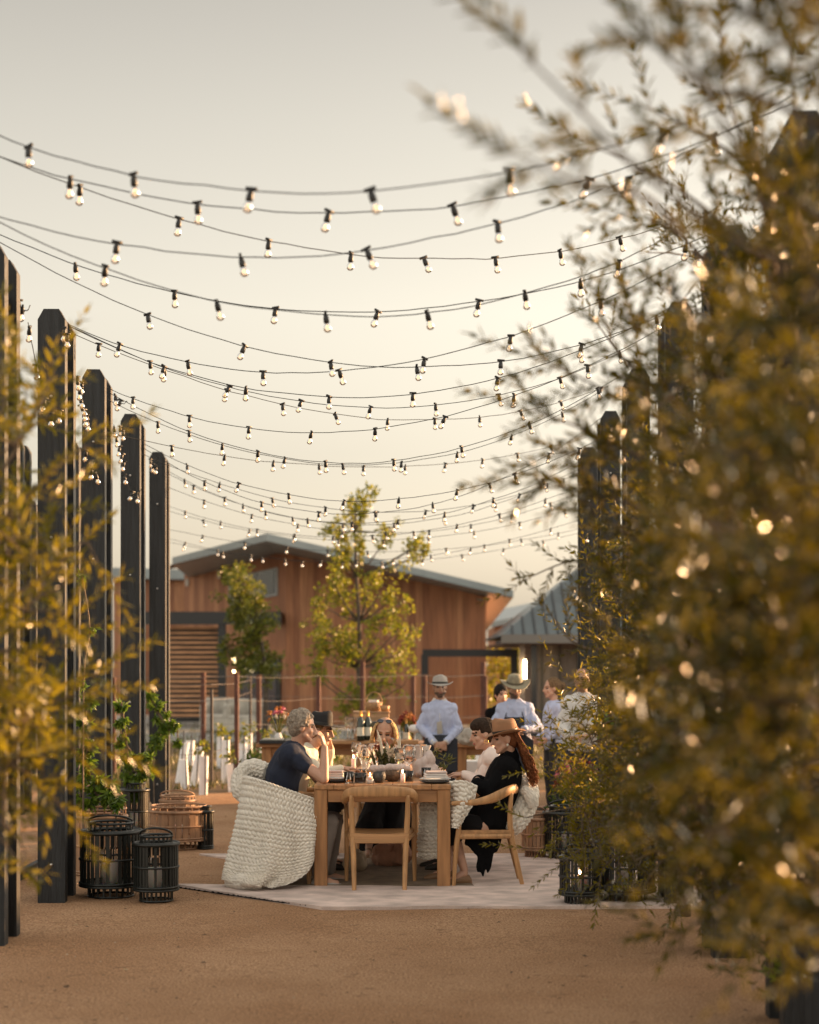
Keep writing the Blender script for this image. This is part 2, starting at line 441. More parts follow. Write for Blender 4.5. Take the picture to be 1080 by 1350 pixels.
# ---- redwood building
def board_mat(name, c1, c2, c3, pitch=.14, axis='X'):
    m = bpy.data.materials.new(name); m.use_nodes=True
    nt=m.node_tree; b=nt.nodes['Principled BSDF']; b.inputs['Roughness'].default_value=.7
    tc=nt.nodes.new('ShaderNodeTexCoord'); sp=nt.nodes.new('ShaderNodeSeparateXYZ'); nt.links.new(tc.outputs['Object'],sp.inputs[0])
    dv=nt.nodes.new('ShaderNodeMath'); dv.operation='DIVIDE'; dv.inputs[1].default_value=pitch; nt.links.new(sp.outputs[axis],dv.inputs[0])
    fl=nt.nodes.new('ShaderNodeMath'); fl.operation='FLOOR'; nt.links.new(dv.outputs[0],fl.inputs[0])
    wn=nt.nodes.new('ShaderNodeTexWhiteNoise'); wn.noise_dimensions='1D'; nt.links.new(fl.outputs[0],wn.inputs['W'])
    r=nt.nodes.new('ShaderNodeValToRGB'); e=r.color_ramp.elements; e[0].color=(*c1,1); e[1].color=(*c2,1)
    x=e.new(.55); x.color=(*c3,1); nt.links.new(wn.outputs['Value'],r.inputs['Fac'])
    mp=nt.nodes.new('ShaderNodeMapping'); mp.inputs['Scale'].default_value=(14,14,.7); nt.links.new(tc.outputs['Object'],mp.inputs[0])
    n=nt.nodes.new('ShaderNodeTexNoise'); n.inputs['Scale'].default_value=1.6; n.inputs['Detail'].default_value=5; nt.links.new(mp.outputs[0],n.inputs['Vector'])
    mm=nt.nodes.new('ShaderNodeMix'); mm.data_type='RGBA'; mm.blend_type='MULTIPLY'; mm.inputs[0].default_value=.7
    r2=nt.nodes.new('ShaderNodeValToRGB'); r2.color_ramp.elements[0].position=.3;r2.color_ramp.elements[1].position=.7
    r2.color_ramp.elements[0].color=(.42,.38,.38,1); r2.color_ramp.elements[1].color=(1.15,1.1,1.1,1)
    nt.links.new(n.outputs['Fac'],r2.inputs[0]); nt.links.new(r.outputs[0],mm.inputs[6]); nt.links.new(r2.outputs[0],mm.inputs[7])
    nt.links.new(mm.outputs[2],b.inputs['Base Color'])
    fr=nt.nodes.new('ShaderNodeMath'); fr.operation='FRACT'; nt.links.new(dv.outputs[0],fr.inputs[0])
    gt=nt.nodes.new('ShaderNodeMath'); gt.operation='GREATER_THAN'; gt.inputs[1].default_value=.07; nt.links.new(fr.outputs[0],gt.inputs[0])
    bp=nt.nodes.new('ShaderNodeBump'); bp.inputs['Strength'].default_value=1; bp.inputs['Distance'].default_value=.03
    nt.links.new(gt.outputs[0],bp.inputs['Height']); nt.links.new(bp.outputs[0],b.inputs['Normal'])
    return m
M_red = board_mat('redwood boards',(.30,.13,.065),(.50,.25,.125),(.40,.18,.088),.19)
M_roofg = mat('grey metal roofing',(.24,.27,.28),.35,.1,2,metal=.3)
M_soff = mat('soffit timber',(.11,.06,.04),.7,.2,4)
M_blk = mat('black steel',(.018,.018,.02),.45)
M_win = mat('window glass dark',(.03,.04,.05),.08,spec=.8)
M_frame = mat('grey window frame',(.30,.31,.31),.5)
Yb=48.0
bld = thing('redwood_building','long redwood-clad building with shallow grey metal roof and clerestory window behind the trees','building',(P(377,0,Yb).x,Yb,0))
A=P(243,752,54.0); C=P(377,721,Yb); B=P(641,787,Yb+.6); 
D=V((B.x+.4,62,B.z)); E=V((A.x,64,A.z))
def wallface(p,q,th=.25):
    mb=MB(); p0=V((p.x,p.y,0)); q0=V((q.x,q.y,0)); d=(q0-p0).normalized(); n=V((-d.y,d.x,0))*th
    mb.prism([p0,q0,q,p],n); return mb
wl=wallface(A,C); wl.build('wall',M_red,bld); wr=wallface(V((C.x+.0,C.y,C.z)),B); wr.build('wall',M_red,bld)
wallface(B,D).build('wall',M_red,bld)
# roof: two slopes meeting at a ridge above the corner
RA=P(227,735,50.0); RC=P(352,703,45.2); RB=P(677,778,47.4); 
th=V((0,0,-.20))
mb=MB(); mb.prism([RC,RB,RB+V((0,17,-.6)),RC+V((0,17,-.6))],th); mb.prism([RA,RC,RC+V((0,17,-.6)),RA+V((0,12,-.6))],th)
rf=mb.build('roof',M_roofg,bld)
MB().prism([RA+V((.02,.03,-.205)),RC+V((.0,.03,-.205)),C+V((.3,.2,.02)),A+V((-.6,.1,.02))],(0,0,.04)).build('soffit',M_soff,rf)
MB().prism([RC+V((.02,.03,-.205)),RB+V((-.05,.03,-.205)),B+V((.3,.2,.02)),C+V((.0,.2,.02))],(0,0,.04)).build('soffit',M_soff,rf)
# clerestory window on the left wall
def on_left(px,py,out=.03):
    # intersect the view direction with the left wall's plane
    a=V((A.x,A.y,0)); c=V((C.x,C.y,0)); d=c-a; n=V((d.y,-d.x,0)).normalized()
    if n.y>0: n=-n
    ray=V(((px-HX)/F,1,-(py-HY)/F)); t=(a-V((0,0,0))).dot(n)/(ray.dot(n)); return V((ray.x*t,t,H+ray.z*t))+n*out, n
def quad_on_left(pts,out,thk,m,name,par):
    q=[]; 
    for (x,y) in pts:
        p,n=on_left(x,y,out); q.append(p)
    return MB().prism(q[::-1],-n*thk).build(name,m,par)
wf=quad_on_left([(303,762),(367,748),(367,785),(303,798)],.05,.06,M_frame,'window',bld)
quad_on_left([(306,764),(341,756.5),(341,788),(306,795)],.07,.02,M_win,'pane',wf)
quad_on_left([(345,755),(364.5,751),(364.5,782.5),(345,787)],.07,.02,M_win,'pane',wf)
gd=quad_on_left([(318,868),(371,868),(371,957),(318,958)],.05,.06,M_blk,'glass_door',bld)
M_doorglass = mat('door glass dark blue',(.03,.05,.08),.08,spec=.8)
quad_on_left([(323,872),(343,872),(343,955),(323,955)],.07,.02,M_doorglass,'pane',gd)
quad_on_left([(347,872),(367,872),(367,955),(347,955)],.07,.02,M_doorglass,'pane',gd)
M_lit = emit_mat('warm reflected light',(1.0,.72,.35),9)
for (x,y) in [(322.5,868),(324,873),(323,885),(334,872),(340,873),(337,880),(338,885),(364,874),(365,881),(365,890),(249,768),(291,758)]:
    p,n=on_left(x,y,.35 if y>800 else .06)
    if y>800: MB().ell(p,(.035,.035,.035),n=8,m=6).build('lamp',M_lit,bld,smooth=True)  # glowing beads stand in for warm lights reflected in the door glass
    else: MB().box(p,(.10,.08,.22)).build('wall_lamp',mat('pale lamp housing',(.6,.55,.5),.5),bld)

def beam(p,q,w,h):
    mb=MB(); d=q-p; s=V((-d.y,d.x,0)).normalized()*w/2; u=V((0,0,h/2))
    mb.prism([p-s-u,p+s-u,p+s+u,p-s+u],d); return mb
# black steel porch with slat screen in front of the left wall
po = thing('slatted_porch','black steel porch with horizontal timber slat screen against the building at left','porch',(P(290,0,46).x,46,0))
beam(P(180,815,46),P(371,815,46),.3,.34).build('beam',M_blk,po); beam(P(366,815,46),P(366,815,50),.16,.34).build('beam',M_blk,po)
for px in (293,):
    p=P(px,815,46); MB().box((p.x,46,(p.z-.17)/2),(.2,.2,p.z-.17)).build('post',M_blk,po)
M_slat=mat('slat timber',(.46,.24,.12),.7,.25,3,stretch=(1,1,6))
mb=MB()
for k in range(19):
    z=P(0,828+k*6.4,46.2).z
    mb.box(((P(205,0,46.2).x+P(287,0,46.2).x)/2,46.3,z),(P(287,0,46.2).x-P(205,0,46.2).x,.05,.062))
mb.build('slat_screen',M_slat,po)
MB().box(((P(205,0,46.2).x+P(287,0,46.2).x)/2,46.75,1.4),(P(287,0,46.2).x-P(205,0,46.2).x,.05,2.5)).build('dark_panel',M_blk,po)
# lower wing of the building at far left
wg=thing('redwood_wing','small redwood wing with flat grey roof at far left beside the big building','building',(P(215,0,58).x,58,0))
a=P(150,762,58);b=P(243,765,58)
MB().prism([V((a.x,58,0)),V((b.x,58,0)),b,a],(0,5,0)).build('wall',M_red,wg)
MB().prism([P(140,748,57.6),P(245,751,57.6),P(245,764,57.6),P(140,762,57.6)],(0,6,0)).build('roof',M_roofg,wg)

# steel frame between building and hut
fr=thing('steel_pergola_frame','slim black steel portal frame between redwood building and grey hut','frame',(P(620,0,42).x,42,0))
beam(P(557,861,42),P(683,861,42),.16,.18).build('beam',M_blk,fr)
for px in (560,678):
    p=P(px,863,42); MB().box((p.x,42,p.z/2),(.17,.17,p.z)).build('post',M_blk,fr)
# distant second redwood house between them
h2=thing('distant_redwood_house','distant redwood house with grey roof seen between building and hut','building',(P(680,0,70).x,70,0))
a=P(652,826,70);b=P(720,812,70)
MB().prism([V((a.x,70,0)),V((b.x,70,0)),b,a],(0,6,0)).build('wall',M_red,h2)
MB().prism([P(648,820,69.5),P(720,805,69.5),P(720,812,69.5),P(648,827,69.5)],(0,8,.6)).build('roof',M_roofg,h2)
for (x,y) in ((668,846),(690,842)):
    MB().box(P(x,y,69.95),(.9,.1,.9)).build('window',mat('lit window',(.05,.05,.06),.1),h2)
# hut with standing seam hip roof
hut=thing('metal_roofed_hut','grey hut with standing seam metal hip roof and vertical board walls at right','hut',(P(800,0,40).x,40,0))
M_grey=board_mat('greige board and batten',(.20,.165,.135),(.25,.21,.17),(.22,.18,.15),.42)
w0=P(711,848,40); x1=P(1000,848,40).x; zt=w0.z
MB().prism([V((w0.x,40,0)),V((x1,40,0)),V((x1,40,zt)),V((w0.x,40,zt))],(0,7,0)).build('wall',M_grey,hut)
mb=MB()
for k in range(16):
    x=w0.x+.06+k*.42
    if x<x1: mb.box((x,39.975,zt/2),(.05,.05,zt-.02))
mb.build('batten',mat('dark batten',(.07,.06,.05),.7),hut)
e0=P(661,838,38.8); e1=V((P(1040,0,38.8).x,38.8,e0.z)); r0=P(795,722,43.0); r1=V((P(960,0,43).x,43.0,r0.z)); b0=V((e0.x,48,e0.z)); b1=V((e1.x,48,e0.z))
mb=MB(); mb.add([e0,e1,r1,r0,b0,b1],[(0,1,2,3),(0,3,4),(1,5,2),(4,3,2,5),(0,4,5,1)])
M_seam=mat('standing seam zinc',(.13,.155,.165),.4,.12,1.5,metal=.55)
rf=mb.build('roof',M_seam,hut)
mb=MB()
for k in range(26):
    t=k/25; p=e0.lerp(e1,t)
    # rib climbs the slope until it meets hip or ridge
    u=(p.x-e0.x); up=(r0-e0); 
    s=min(1.0, u/(r0.x-e0.x), (e1.x-p.x)/(e1.x-r1.x))
    q=V((p.x, e0.y+(r0.y-e0.y)*s, e0.z+(r0.z-e0.z)*s))
    if s>.02: mb.tube([p+V((0,0,.02)),q+V((0,0,.02))],.028,6)
mb.build('roof_rib',mat('seam edge',(.03,.035,.04),.5),rf)
MB().prism([e0+V((0,-.02,.03)),e1+V((0,-.02,.03)),e1+V((0,-.02,-.17)),e0+V((0,-.02,-.17))],(0,.1,0)).build('fascia',mat('gutter grey',(.16,.15,.14),.5),hut)
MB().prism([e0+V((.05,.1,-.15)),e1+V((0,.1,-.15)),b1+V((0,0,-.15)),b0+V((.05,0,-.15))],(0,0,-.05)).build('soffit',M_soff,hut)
for px in (688,704):
    p=P(px,845,39.1); MB().box((p.x,39.1,p.z/2),(.12,.12,p.z)).build('porch_post',M_grey if px<690 else M_blk,hut)
MB().box((P(692,0,39.0).x,38.96,P(0,888,39).z),(.06,.06,.62)).build('porch_lamp',emit_mat('lamp tube',(1,.75,.4),8),hut)

# ---- low unseen hedge beyond the right row, added to shade the court
M_rust = mat('rusty steel',(.095,.036,.024),.8,.3,8)
M_wire = mat('galvanised wire',(.20,.17,.15),.6,metal=.2)
M_stake= mat('dark stake',(.05,.035,.03),.7)
def trellis(name,label,posts_,wires,m,r):
    t=thing(name,label,'trellis',(posts_[0][0],posts_[0][1],0),'vineyard trellises')
    for (x,y,h) in posts_: MB().tube([(x,y,0),(x,y,h)],r,8).build('post',m,t)
    (xa,ya,_),(xb,yb,_)=posts_[0],posts_[-1]
    for z in wires:
        pts=[]
        ext=.0
        for i in range(len(posts_)-1):
            p=posts_[i];q=posts_[i+1]
            for k in range(6):
                u=k/6; pts.append((p[0]+(q[0]-p[0])*u,p[1]+(q[1]-p[1])*u,z-.03*math.sin(PI*u)))
        pts.append((xb,yb,z)); MB().tube(pts,.0035,5).build('wire',M_wire,t)
    return t
def X(px,Y): return P(px,0,Y).x
trellis('vineyard_trellis','rust red steel trellis post with wires running right behind the table, nearest row',
   [(X(150,26.5),26.5,1.5),(X(312,26),26,1.56),(X(420,27.5),27.5,1.5),(X(545,29),29,1.5),(X(640,30),30,1.5)],[1.52,1.16,.80,.42],M_rust,.036)
trellis('vineyard_trellis','thin dark stake trellis beside the white grow tubes',
   [(X(120,23.9),23.9,1.5),(X(279,24.3),24.3,1.35),(X(330,31),31,1.5)],[1.42,1.2,.45],M_stake,.022)
trellis('vineyard_trellis','far rusty trellis row in front of the redwood wall',
   [(X(200,33),33,1.55),(X(268,33),33,1.55),(X(341,33.3),33.3,1.5),(X(478,33.6),33.6,1.75),(X(560,34),34,1.5),(X(637,34),34,1.75)],[1.5,1.1,.7],M_rust,.05)
# white vine grow tubes
M_tube=mat('white grow tube',(.85,.84,.86),.6,.05,6)
tubes=[(236,1032,972,25),(256,1036,978,24.6),(250,1010,972,27),(268,1049,990,22),(297,1033,968,23),(307,1046,1002,22),(328,1014,960,24),(346,1012,970,22),(360,1014,972,22),(290,1013,966,24),
 (372,1018,978,24),(318,1015,975,22),(401,1022,990,22),(630,1018,982,24),(244,1040,996,20)]
tp=None
M_vineleaf=leaf_mat('young vine leaf',(.08,.12,.012),(.30,.27,.03),.45)
def leaf_cluster(mb,c,r,n,L,Wd,flat=1.0,dirn=None):
    for _ in range(n):
        d=V(np.random.normal(size=3)); d.normalize()
        p=V(c)+d*(r*random.random()**.4)
        a=V(np.random.normal(size=3)); 
        if dirn is not None: a=a*.6+dirn
        a.normalize(); s,u=basis(a); th=rnd(0,PI*2); s2=s*math.cos(th)+u*math.sin(th)
        l=L*rnd(.6,1.2); w_=Wd*rnd(.7,1.2); nn=a.cross(s2)*l*.12
        mb.add([p,p+a*l*.45+s2*w_/2+nn,p+a*l,p+a*l*.45-s2*w_/2+nn],[(0,1,2),(0,2,3)])
for i,(px,yb,yt,wd) in enumerate(tubes):
    Y=GY(yb); b0=P(px,yb,Y); hh=(yb-yt)/F*Y*.88; wdt=rnd(9,12.5)/F*Y
    t=thing('grow_tube','white plastic vine grow tube standing in the vineyard soil','grow tube',(b0.x,b0.y,0),'white grow tubes round the young vines')
    le=rnd(-.05,.09); mb=MB(); w_=wdt/2; w2=w_*rnd(.85,1.15)
    mb.loft([(b0+V((le*k/4*hh*2,0,hh*k/4)),V((w_+(w2-w_)*k/4,0,0)),V((0,w_,0))) for k in range(5)],n=10,pw=rnd(2.5,4))
    mb.build('sleeve',M_tube,t)
    MB().tube([b0+V((w_*.6,-.08,0)),b0+V((w_*.6+le*hh,-.08,hh+rnd(.05,.25)))],.008,6).build('stake',M_stake,t)
    if random.random()<.45:
        m2=MB(); leaf_cluster(m2,b0+V((le*2*hh,0,hh+.10)),.11,26,.08,.06); m2.build('foliage',M_vineleaf,t)
# soil tufts, weeds
M_grass=leaf_mat('weed grass',(.04,.06,.01),(.22,.17,.05),.3)
mb=MB()
for k in range(42000):
    y=23.4+ (14 if random.random()<.5 else 26)*random.random()**1.3; x=rnd(-.30*y,.22*y)
    if noise.noise(V((x*.8,y*.5,3)))<rnd(-.25,.15) : continue
    h=rnd(.03,.15); a=rnd(0,PI); dx=math.cos(a)*.012; dy=math.sin(a)*.012; bx=rnd(-.05,.05)
    mb.add([(x-dx,y-dy,0),(x+dx,y+dy,0),(x+bx,y+rnd(-.04,.04),h)],[(0,1,2)])
tag(mb.build('grass',M_grass),'patchy green and brown weeds on the vineyard soil','grass',kind='stuff')
def weed(px,py,r,n,label,m,top=.5):
    b=G(px,py); t=thing('leafy_plant',label,'plant',b,'leafy plants in the vineyard')
    mb=MB(); 
    for k in range(7):
        a=rnd(0,2*PI); tip=b+V((math.cos(a)*r*.6,math.sin(a)*r*.6,top*rnd(.5,1.1)))
        mb.tube([b,b.lerp(tip,.5)+V((0,0,.05)),tip],[.008,.006,.003],5)
    mb.build('stem',M_stake,t); m2=MB()
    leaf_cluster(m2,b+V((0,0,top*.55)),r,n,.10,.06); m2.build('foliage',m,t)
M_weedg=leaf_mat('mid green leaf',(.035,.075,.012),(.10,.14,.025),.4)
weed(345,1044,.30,300,'bushy green weed at the sand edge, left of the knit blanket',M_weedg,.55)
weed(378,1040,.35,300,'green weed directly behind the navy shirted man',M_weedg,.6)
weed(420,1025,.35,260,'green weed behind the black hat, right of the navy shirted man',M_weedg,.7)
weed(600,1030,.3,200,'green plant behind the service table legs',M_weedg,.5)
weed(425,1004,.4,220,'yellow green weed farther back behind the service table',M_vineleaf,.5)

# white covered seats on the pavement by the porch
M_white=mat('white canvas',(.42,.39,.34),.8,.35,3)
for i,(px,w_,lab) in enumerate(((285,.72,'white slipcovered armchair on the pavement by the slat screen, left one'),(322,.95,'wider white slipcovered armchair on the pavement before the glass door'))):
    Y=43-i; x=X(px,Y); t=thing('white_armchair',lab,'armchair',(x,Y,0),'white armchairs by the porch')
    MB().bbox((x,Y,.24),(w_,.8,.46),.06).build('seat',M_white,t,)
    MB().bbox((x,Y+.34,.55),(w_,.18,.62),.07).build('backrest',M_white,t)
    for s in (-1,1): MB().bbox((x+s*(w_/2-.07),Y-.03,.42),(.145,.72,.60),.05).build('armrest',M_white,t)

# ---- small trees before the building
M_bark=mat('bark',(.09,.07,.055),.9,.3,12,.6,40)
def tree(name,label,base,trunk_pts,blobs,m,L,Wd,cat='tree'):
    t=thing(name,label,cat,base); mb=MB()
    n=len(trunk_pts); mb.tube(trunk_pts,[.075-.06*i/(n-1) for i in range(n)],8)
    br=MB(); lf=MB()
    for (c,r,cnt) in blobs:
        # limb from the nearest lower trunk point to the clump
        cands=[p for p in trunk_pts if p.z<c.z-.05] or [trunk_pts[0]]
        s=min(cands,key=lambda p:(p-c).length); mid=s.lerp(c,.5)+V((0,0,-.06))
        br.tube([s,mid,c,c+(c-s).normalized()*r*.5],[.022,.015,.008,.003],5)
        for q in range(max(5,int(cnt/13))):
            d=V(np.random.normal(size=3)).normalized(); e=c+d*r*rnd(.4,2.1)
            br.tube([c,e],[.006,.002],4)
            leaf_cluster(lf,e,r*.75,17,L*.72,Wd*.72)
    mb.build('trunk',M_bark,t,smooth=True); br.build('branch',M_bark,t,smooth=True); lf.build('crown',m,t)
M_treeA=leaf_mat('yellow green leaf',(.10,.13,.010),(.38,.35,.03),.5)
M_treeB=leaf_mat('deep green leaf',(.06,.09,.010),(.22,.21,.022),.45)
def blobrow(spec,Y,jit=.5):
    out=[]
    for (px,py,rpx,cnt) in spec:
        c=P(px,py,Y+rnd(-jit,jit)); out.append((c,rpx/F*Y,cnt))
    return out
Y2=36.0
sp=[]
random.seed(11)
prof2=[(655,14),(675,26),(695,42),(715,55),(735,62),(755,58),(775,55),(795,60),(815,66),(835,68),(855,66),(875,64),(895,62),(912,48),(925,26)]
for (y,hw) in prof2:
    for k in range(5 if hw>30 else 3):
        sx=rnd(-hw,hw)
        if y<770 and y>690: sx=rnd(-hw*.8,hw*1.35)
        if noise.noise(V((sx*.03,y*.03,5)))<-.28: continue
        sp.append((472+sx,y+rnd(-9,9),rnd(8,15)*(0.75 if y<740 else 1),100))
for q in ((540,738,13,90),(560,728,9,60),(548,722,8,50),(422,822,12,90),(420,852,10,70),(532,858,14,90),(530,905,12,60)): sp.append(q)
tree('young_tree','tall young yellow green tree with airy top in front of the redwood wall','tree'and V((X(477,Y2),Y2,0)),
     [P(477,876+F*H/Y2,Y2),P(476,930,Y2),P(473,880,Y2),P(474,820,Y2),P(470,760,Y2),P(468,700,Y2),P(470,656,Y2)],blobrow(sp,Y2,.6),M_treeA,.13,.085)
Y3=39.0; sp=[]
for (y,x0,x1) in [(762,312,336),(775,303,340),(790,300,342),(806,312,350),(822,306,362),(838,302,366),(854,300,366),(870,298,364),(884,306,358)]:
    for k in range(4): sp.append((rnd(x0,x1),y+rnd(-7,7),rnd(8,13),110))
tree('young_tree','dense rounded dark green young tree beside the black porch','tree' and V((X(349,Y3),Y3,0)),
     [P(349,876+F*H/Y3,Y3),P(350,930,Y3),P(352,890,Y3),P(345,850,Y3),P(335,810,Y3),P(326,770,Y3)],blobrow(sp,Y3,.5),M_treeB,.14,.09)
# far tree line on the horizon
M_far=leaf_mat('far dark foliage',(.03,.045,.015),(.07,.08,.03),.3)
mb=MB(); tr=MB()
ft=thing('bushy_tree','leafy tree behind the steel frame, catching warm sun','tree',(X(662,52),52,0))
for k in range(26):
    c=P(rnd(640,690),rnd(866,930),52+rnd(-1,1)); leaf_cluster(mb,c,.4,60,.14,.09)
tr.tube([(X(662,52),52,0),P(662,880,52)],.06,6); tr.build('trunk',M_bark,ft); mb.build('crown',M_treeA,ft)

# unseen hedge added at far right to keep the low sun off the court
hd_=thing('shade_hedge','unseen hedge added at right beyond the dark posts to block the low sun','hedge',(5.3,11,0))
mb=MB(); st=MB()
for k in range(5200):
    y=rnd(-6,24.6); x=5.3+rnd(-.55,.55); z=rnd(.05,1.62)+.10*noise.noise(V((x,y*1.5,2)))
    leaf_cluster(mb,V((x,y,z)),.12,5,.10,.06)
for k in range(30): st.tube([(5.3,-6+k*1.05,0),(5.3+rnd(-.1,.1),-6+k*1.05+rnd(-.2,.2),1.4)],[.03,.008],6)
mb.build('foliage',M_far,hd_); st.build('stem',M_bark,hd_)
MB().box((5.3,9.3,.76),(.8,30.4,1.5)).build('hedge_core',mat('hedge inside',(.012,.014,.006),.95),hd_)

# dry leaves, twigs and scuffs on the court
def litter():
    mb=MB(); 
    for k in range(520):
        y=7+15*random.random()**1.4; x=rnd(-.25*y,.26*y); z=.014+.010*noise.noise(V((x*1.1,y*1.1,0)))+.004
        a=rnd(0,PI*2); L=rnd(.012,.04); w_=L*rnd(.12,.4); d=V((math.cos(a),math.sin(a),rnd(-.1,.25))); s_=V((-math.sin(a),math.cos(a),0))
        p=V((x,y,z)); mb.add([p,p+d*L*.5+s_*w_,p+d*L,p+d*L*.5-s_*w_+Z_*.004],[(0,1,2),(0,2,3)],k%3)
    o=mb.build('leaf_litter',[mat('dry leaf',(.16,.09,.04),.9),mat('dark leaf',(.05,.03,.018),.9),mat('pale leaf',(.34,.24,.13),.9)])
    tag(o,'dry leaves and bits of twig scattered on the court','litter',kind='stuff')
Z_=V((0,0,1)); litter()
# ================================================================ STRING LIGHTS
M_cable=mat('black cable',(.01,.01,.01),.5)
M_sock=mat('black rubber socket',(.012,.012,.012),.45)
M_bulb=glass_mat('clear bulb glass',(1,.97,.93))
M_fil=emit_mat('glowing filament',(1.0,.60,.28),.6)
def bulb_meshes():
    b=MB(); k9=.9; prof=[(.010,0),(.0115,-.007),(.018,-.016),(.0230,-.028),(.0238,-.038),(.020,-.050),(.012,-.057),(.0001,-.060)]
    prof=[(r*k9,z*k9) for r,z in prof]; b.lathe(prof,n=16)
    inner=[(r*.90,z*.97-.001) for r,z in prof][::-1]; b.lathe(inner,n=16)
    mb=b.mesh('bulb',M_bulb,True)
    s=MB(); s.lathe([(.0001,.046),(.010,.044),(.012,.038),(.0155,.02),(.0155,0),(.012,-.004),(.0001,-.004)],n=12); s.box((0,0,.052),(.05,.012,.012))
    ms=s.mesh('socket',M_sock,True)
    f=MB()
    for k in range(4):
        a=k*PI/2; f.tube([(math.cos(a)*.005,math.sin(a)*.005,-.006),(math.cos(a+.5)*.008,math.sin(a+.5)*.008,-.040)],.0009,4)
    f.ell((0,0,-.02),(.0025,.0025,.010),n=6,m=5)
    mf=f.mesh('filament',M_fil)
    return mb,ms,mf
ME_b,ME_s,ME_f=bulb_meshes()
def string_light(a,b,sag,label,phase=None,pitch=.63,wig=.0,seed=0,skip=.35):
    """a,b end points; sag metres below the chord at the middle"""
    rr=random.Random(seed)
    root=thing('string_light',label,'string light',a,'string lights crossing above the court')
    def pt(t): 
        p=a.lerp(b,t); p.z-=4*sag*t*(1-t); p.z+=.012*noise.noise(V((t*9,seed*3.1,0)))+.006*noise.noise(V((t*31,seed*1.7,2))); return p
    N=40; MB().tube([pt(i/N) for i in range(N+1)],.0030,5).build('cable',M_cable,root)
    L=sum((pt((i+1)/N)-pt(i/N)).length for i in range(N))
    ph=phase if phase is not None else rr.random()*pitch
    s=ph%pitch
    while s<L:
        t=s/L
        if s>skip and s<L-.1:
            p=pt(t); p.z-=.042
            o=bpy.data.objects.new('bulb',ME_b); COL.objects.link(o); o.parent=root; o.location=p-a
            o.rotation_euler=(rr.uniform(-.25,.25),rr.uniform(-.40,.40),rr.random()*6)
            for nm,me in (('socket',ME_s),('filament',ME_f)):
                c=bpy.data.objects.new(nm,me); COL.objects.link(c); c.parent=o
        s+=pitch
    return root
def xy(tab,i):
    x,y=tab[i]; return (x,y+.18)
def fit(li,ri,pts,label,bulb=None,seed=0):
    (xa,ya),(xb,yb)=xy(LP,li),xy(RP,ri)
    rows=[];rhs=[]
    for (px,py) in pts:
        k=(px-HX)/F; t=(k*ya-xa)/((xb-xa)-k*(yb-ya)); Y=ya+(yb-ya)*t; z=H-(py-HY)/F*Y
        rows.append([1-t,t,-4*t*(1-t)]); rhs.append(z)
    za,zb,sg=np.linalg.lstsq(np.array(rows),np.array(rhs),rcond=None)[0]
    a=V((xa,ya,float(za))); b=V((xb,yb,float(zb)))
    ph=None
    if bulb:
        k=(bulb-HX)/F; t=(k*ya-xa)/((xb-xa)-k*(yb-ya)); ph=t*(b-a).length*1.02
    print('string',label[:30],round(float(za),2),round(float(zb),2),round(float(sg),2))
    return string_light(a,b,float(sg),label,ph,seed=seed)
S=[ # left post, right post, three sights, label, a bulb seen on it
 (1,0,[(0,178),(430,254),(890,167)],'topmost string of bulbs, crossing the sky highest of all',335),
 (1,1,[(0,206),(467,281),(862,210)],'second string of bulbs from the top, just under the topmost',267),
 (1,3,[(0,206),(352,317),(860,303)],'string falling steeply from the upper left, crossing another near the centre, third from the top',352),
 (1,1,[(0,286),(350,338),(802,247)],'string rising to the right that crosses another near the centre, fourth from the top',502),
 (1,2,[(0,292),(302,399),(790,355)],'upper one of the close pair of strings in the middle of the sky',302),
 (2,2,[(0,310),(501,410),(812,356)],'lower one of the close pair of strings in the middle of the sky',501),
 (2,3,[(37,340),(200,416),(670,475)],'string from the first left post falling steeply below the close pair',200),
 (3,2,[(95,430),(435,490),(805,391)],'string from the largest left post rising steeply to the right',682),
 (3,3,[(95,432),(317,510),(695,488)],'string between the largest left post and its opposite post, upper of three there',444),
 (3,4,[(195,476),(399,530),(714,506)],'string under the largest post\'s upper one, middle of three there',399),
 (3,5,[(195,480),(413,541),(692,541)],'string from the largest left post falling farthest to the right',509),
 (4,3,[(160,519),(413,570),(715,508)],'string from the second left post crossing others near the middle',413),
 (4,4,[(193,544),(413,608),(721,549)],'upper string between the second left post and its opposite post',349),
 (4,5,[(210,558),(460,613),(735,548)],'middle string leaving the second left post',460),
 (4,6,[(199,583),(475,616),(760,580)],'lowest string leaving the second left post',475),
 (5,4,[(190,585),(438,659),(715,613)],'upper string leaving the third left post',385),
 (5,5,[(200,598),(435,677),(700,612)],'second string leaving the third left post',435),
 (5,6,[(205,606),(450,672),(722,640)],'lowest string leaving the third left post, above the tall tree top',None),
 (6,5,[(228,625),(410,686),(704,638)],'upper string leaving the farthest left post, above the tree top',410),
 (6,6,[(228,628),(440,690),(740,630)],'second string leaving the farthest left post, crossing the tree top',None),
 (6,7,[(228,645),(450,700),(750,655)],'third string leaving the farthest left post, crossing the tree top',None),
 (7,6,[(230,670),(388,705),(750,648)],'far string over the roof ridge, rising to the right',388),
 (7,7,[(230,676),(450,712),(750,672)],'far string just above the roof ridge',None),
 (7,8,[(230,700),(450,727),(750,700)],'far string crossing the roof ridge',None),
 (8,7,[(230,712),(421,740),(750,690)],'second lowest far string, its bulbs in front of the roof',421),
 (8,8,[(230,716),(449,742),(750,706)],'lowest and farthest string of bulbs, over the redwood wall',449),
]
for i,(l,r_,pts,lab,bx_) in enumerate(S): fit(l,r_,pts,lab,bx_,seed=i)
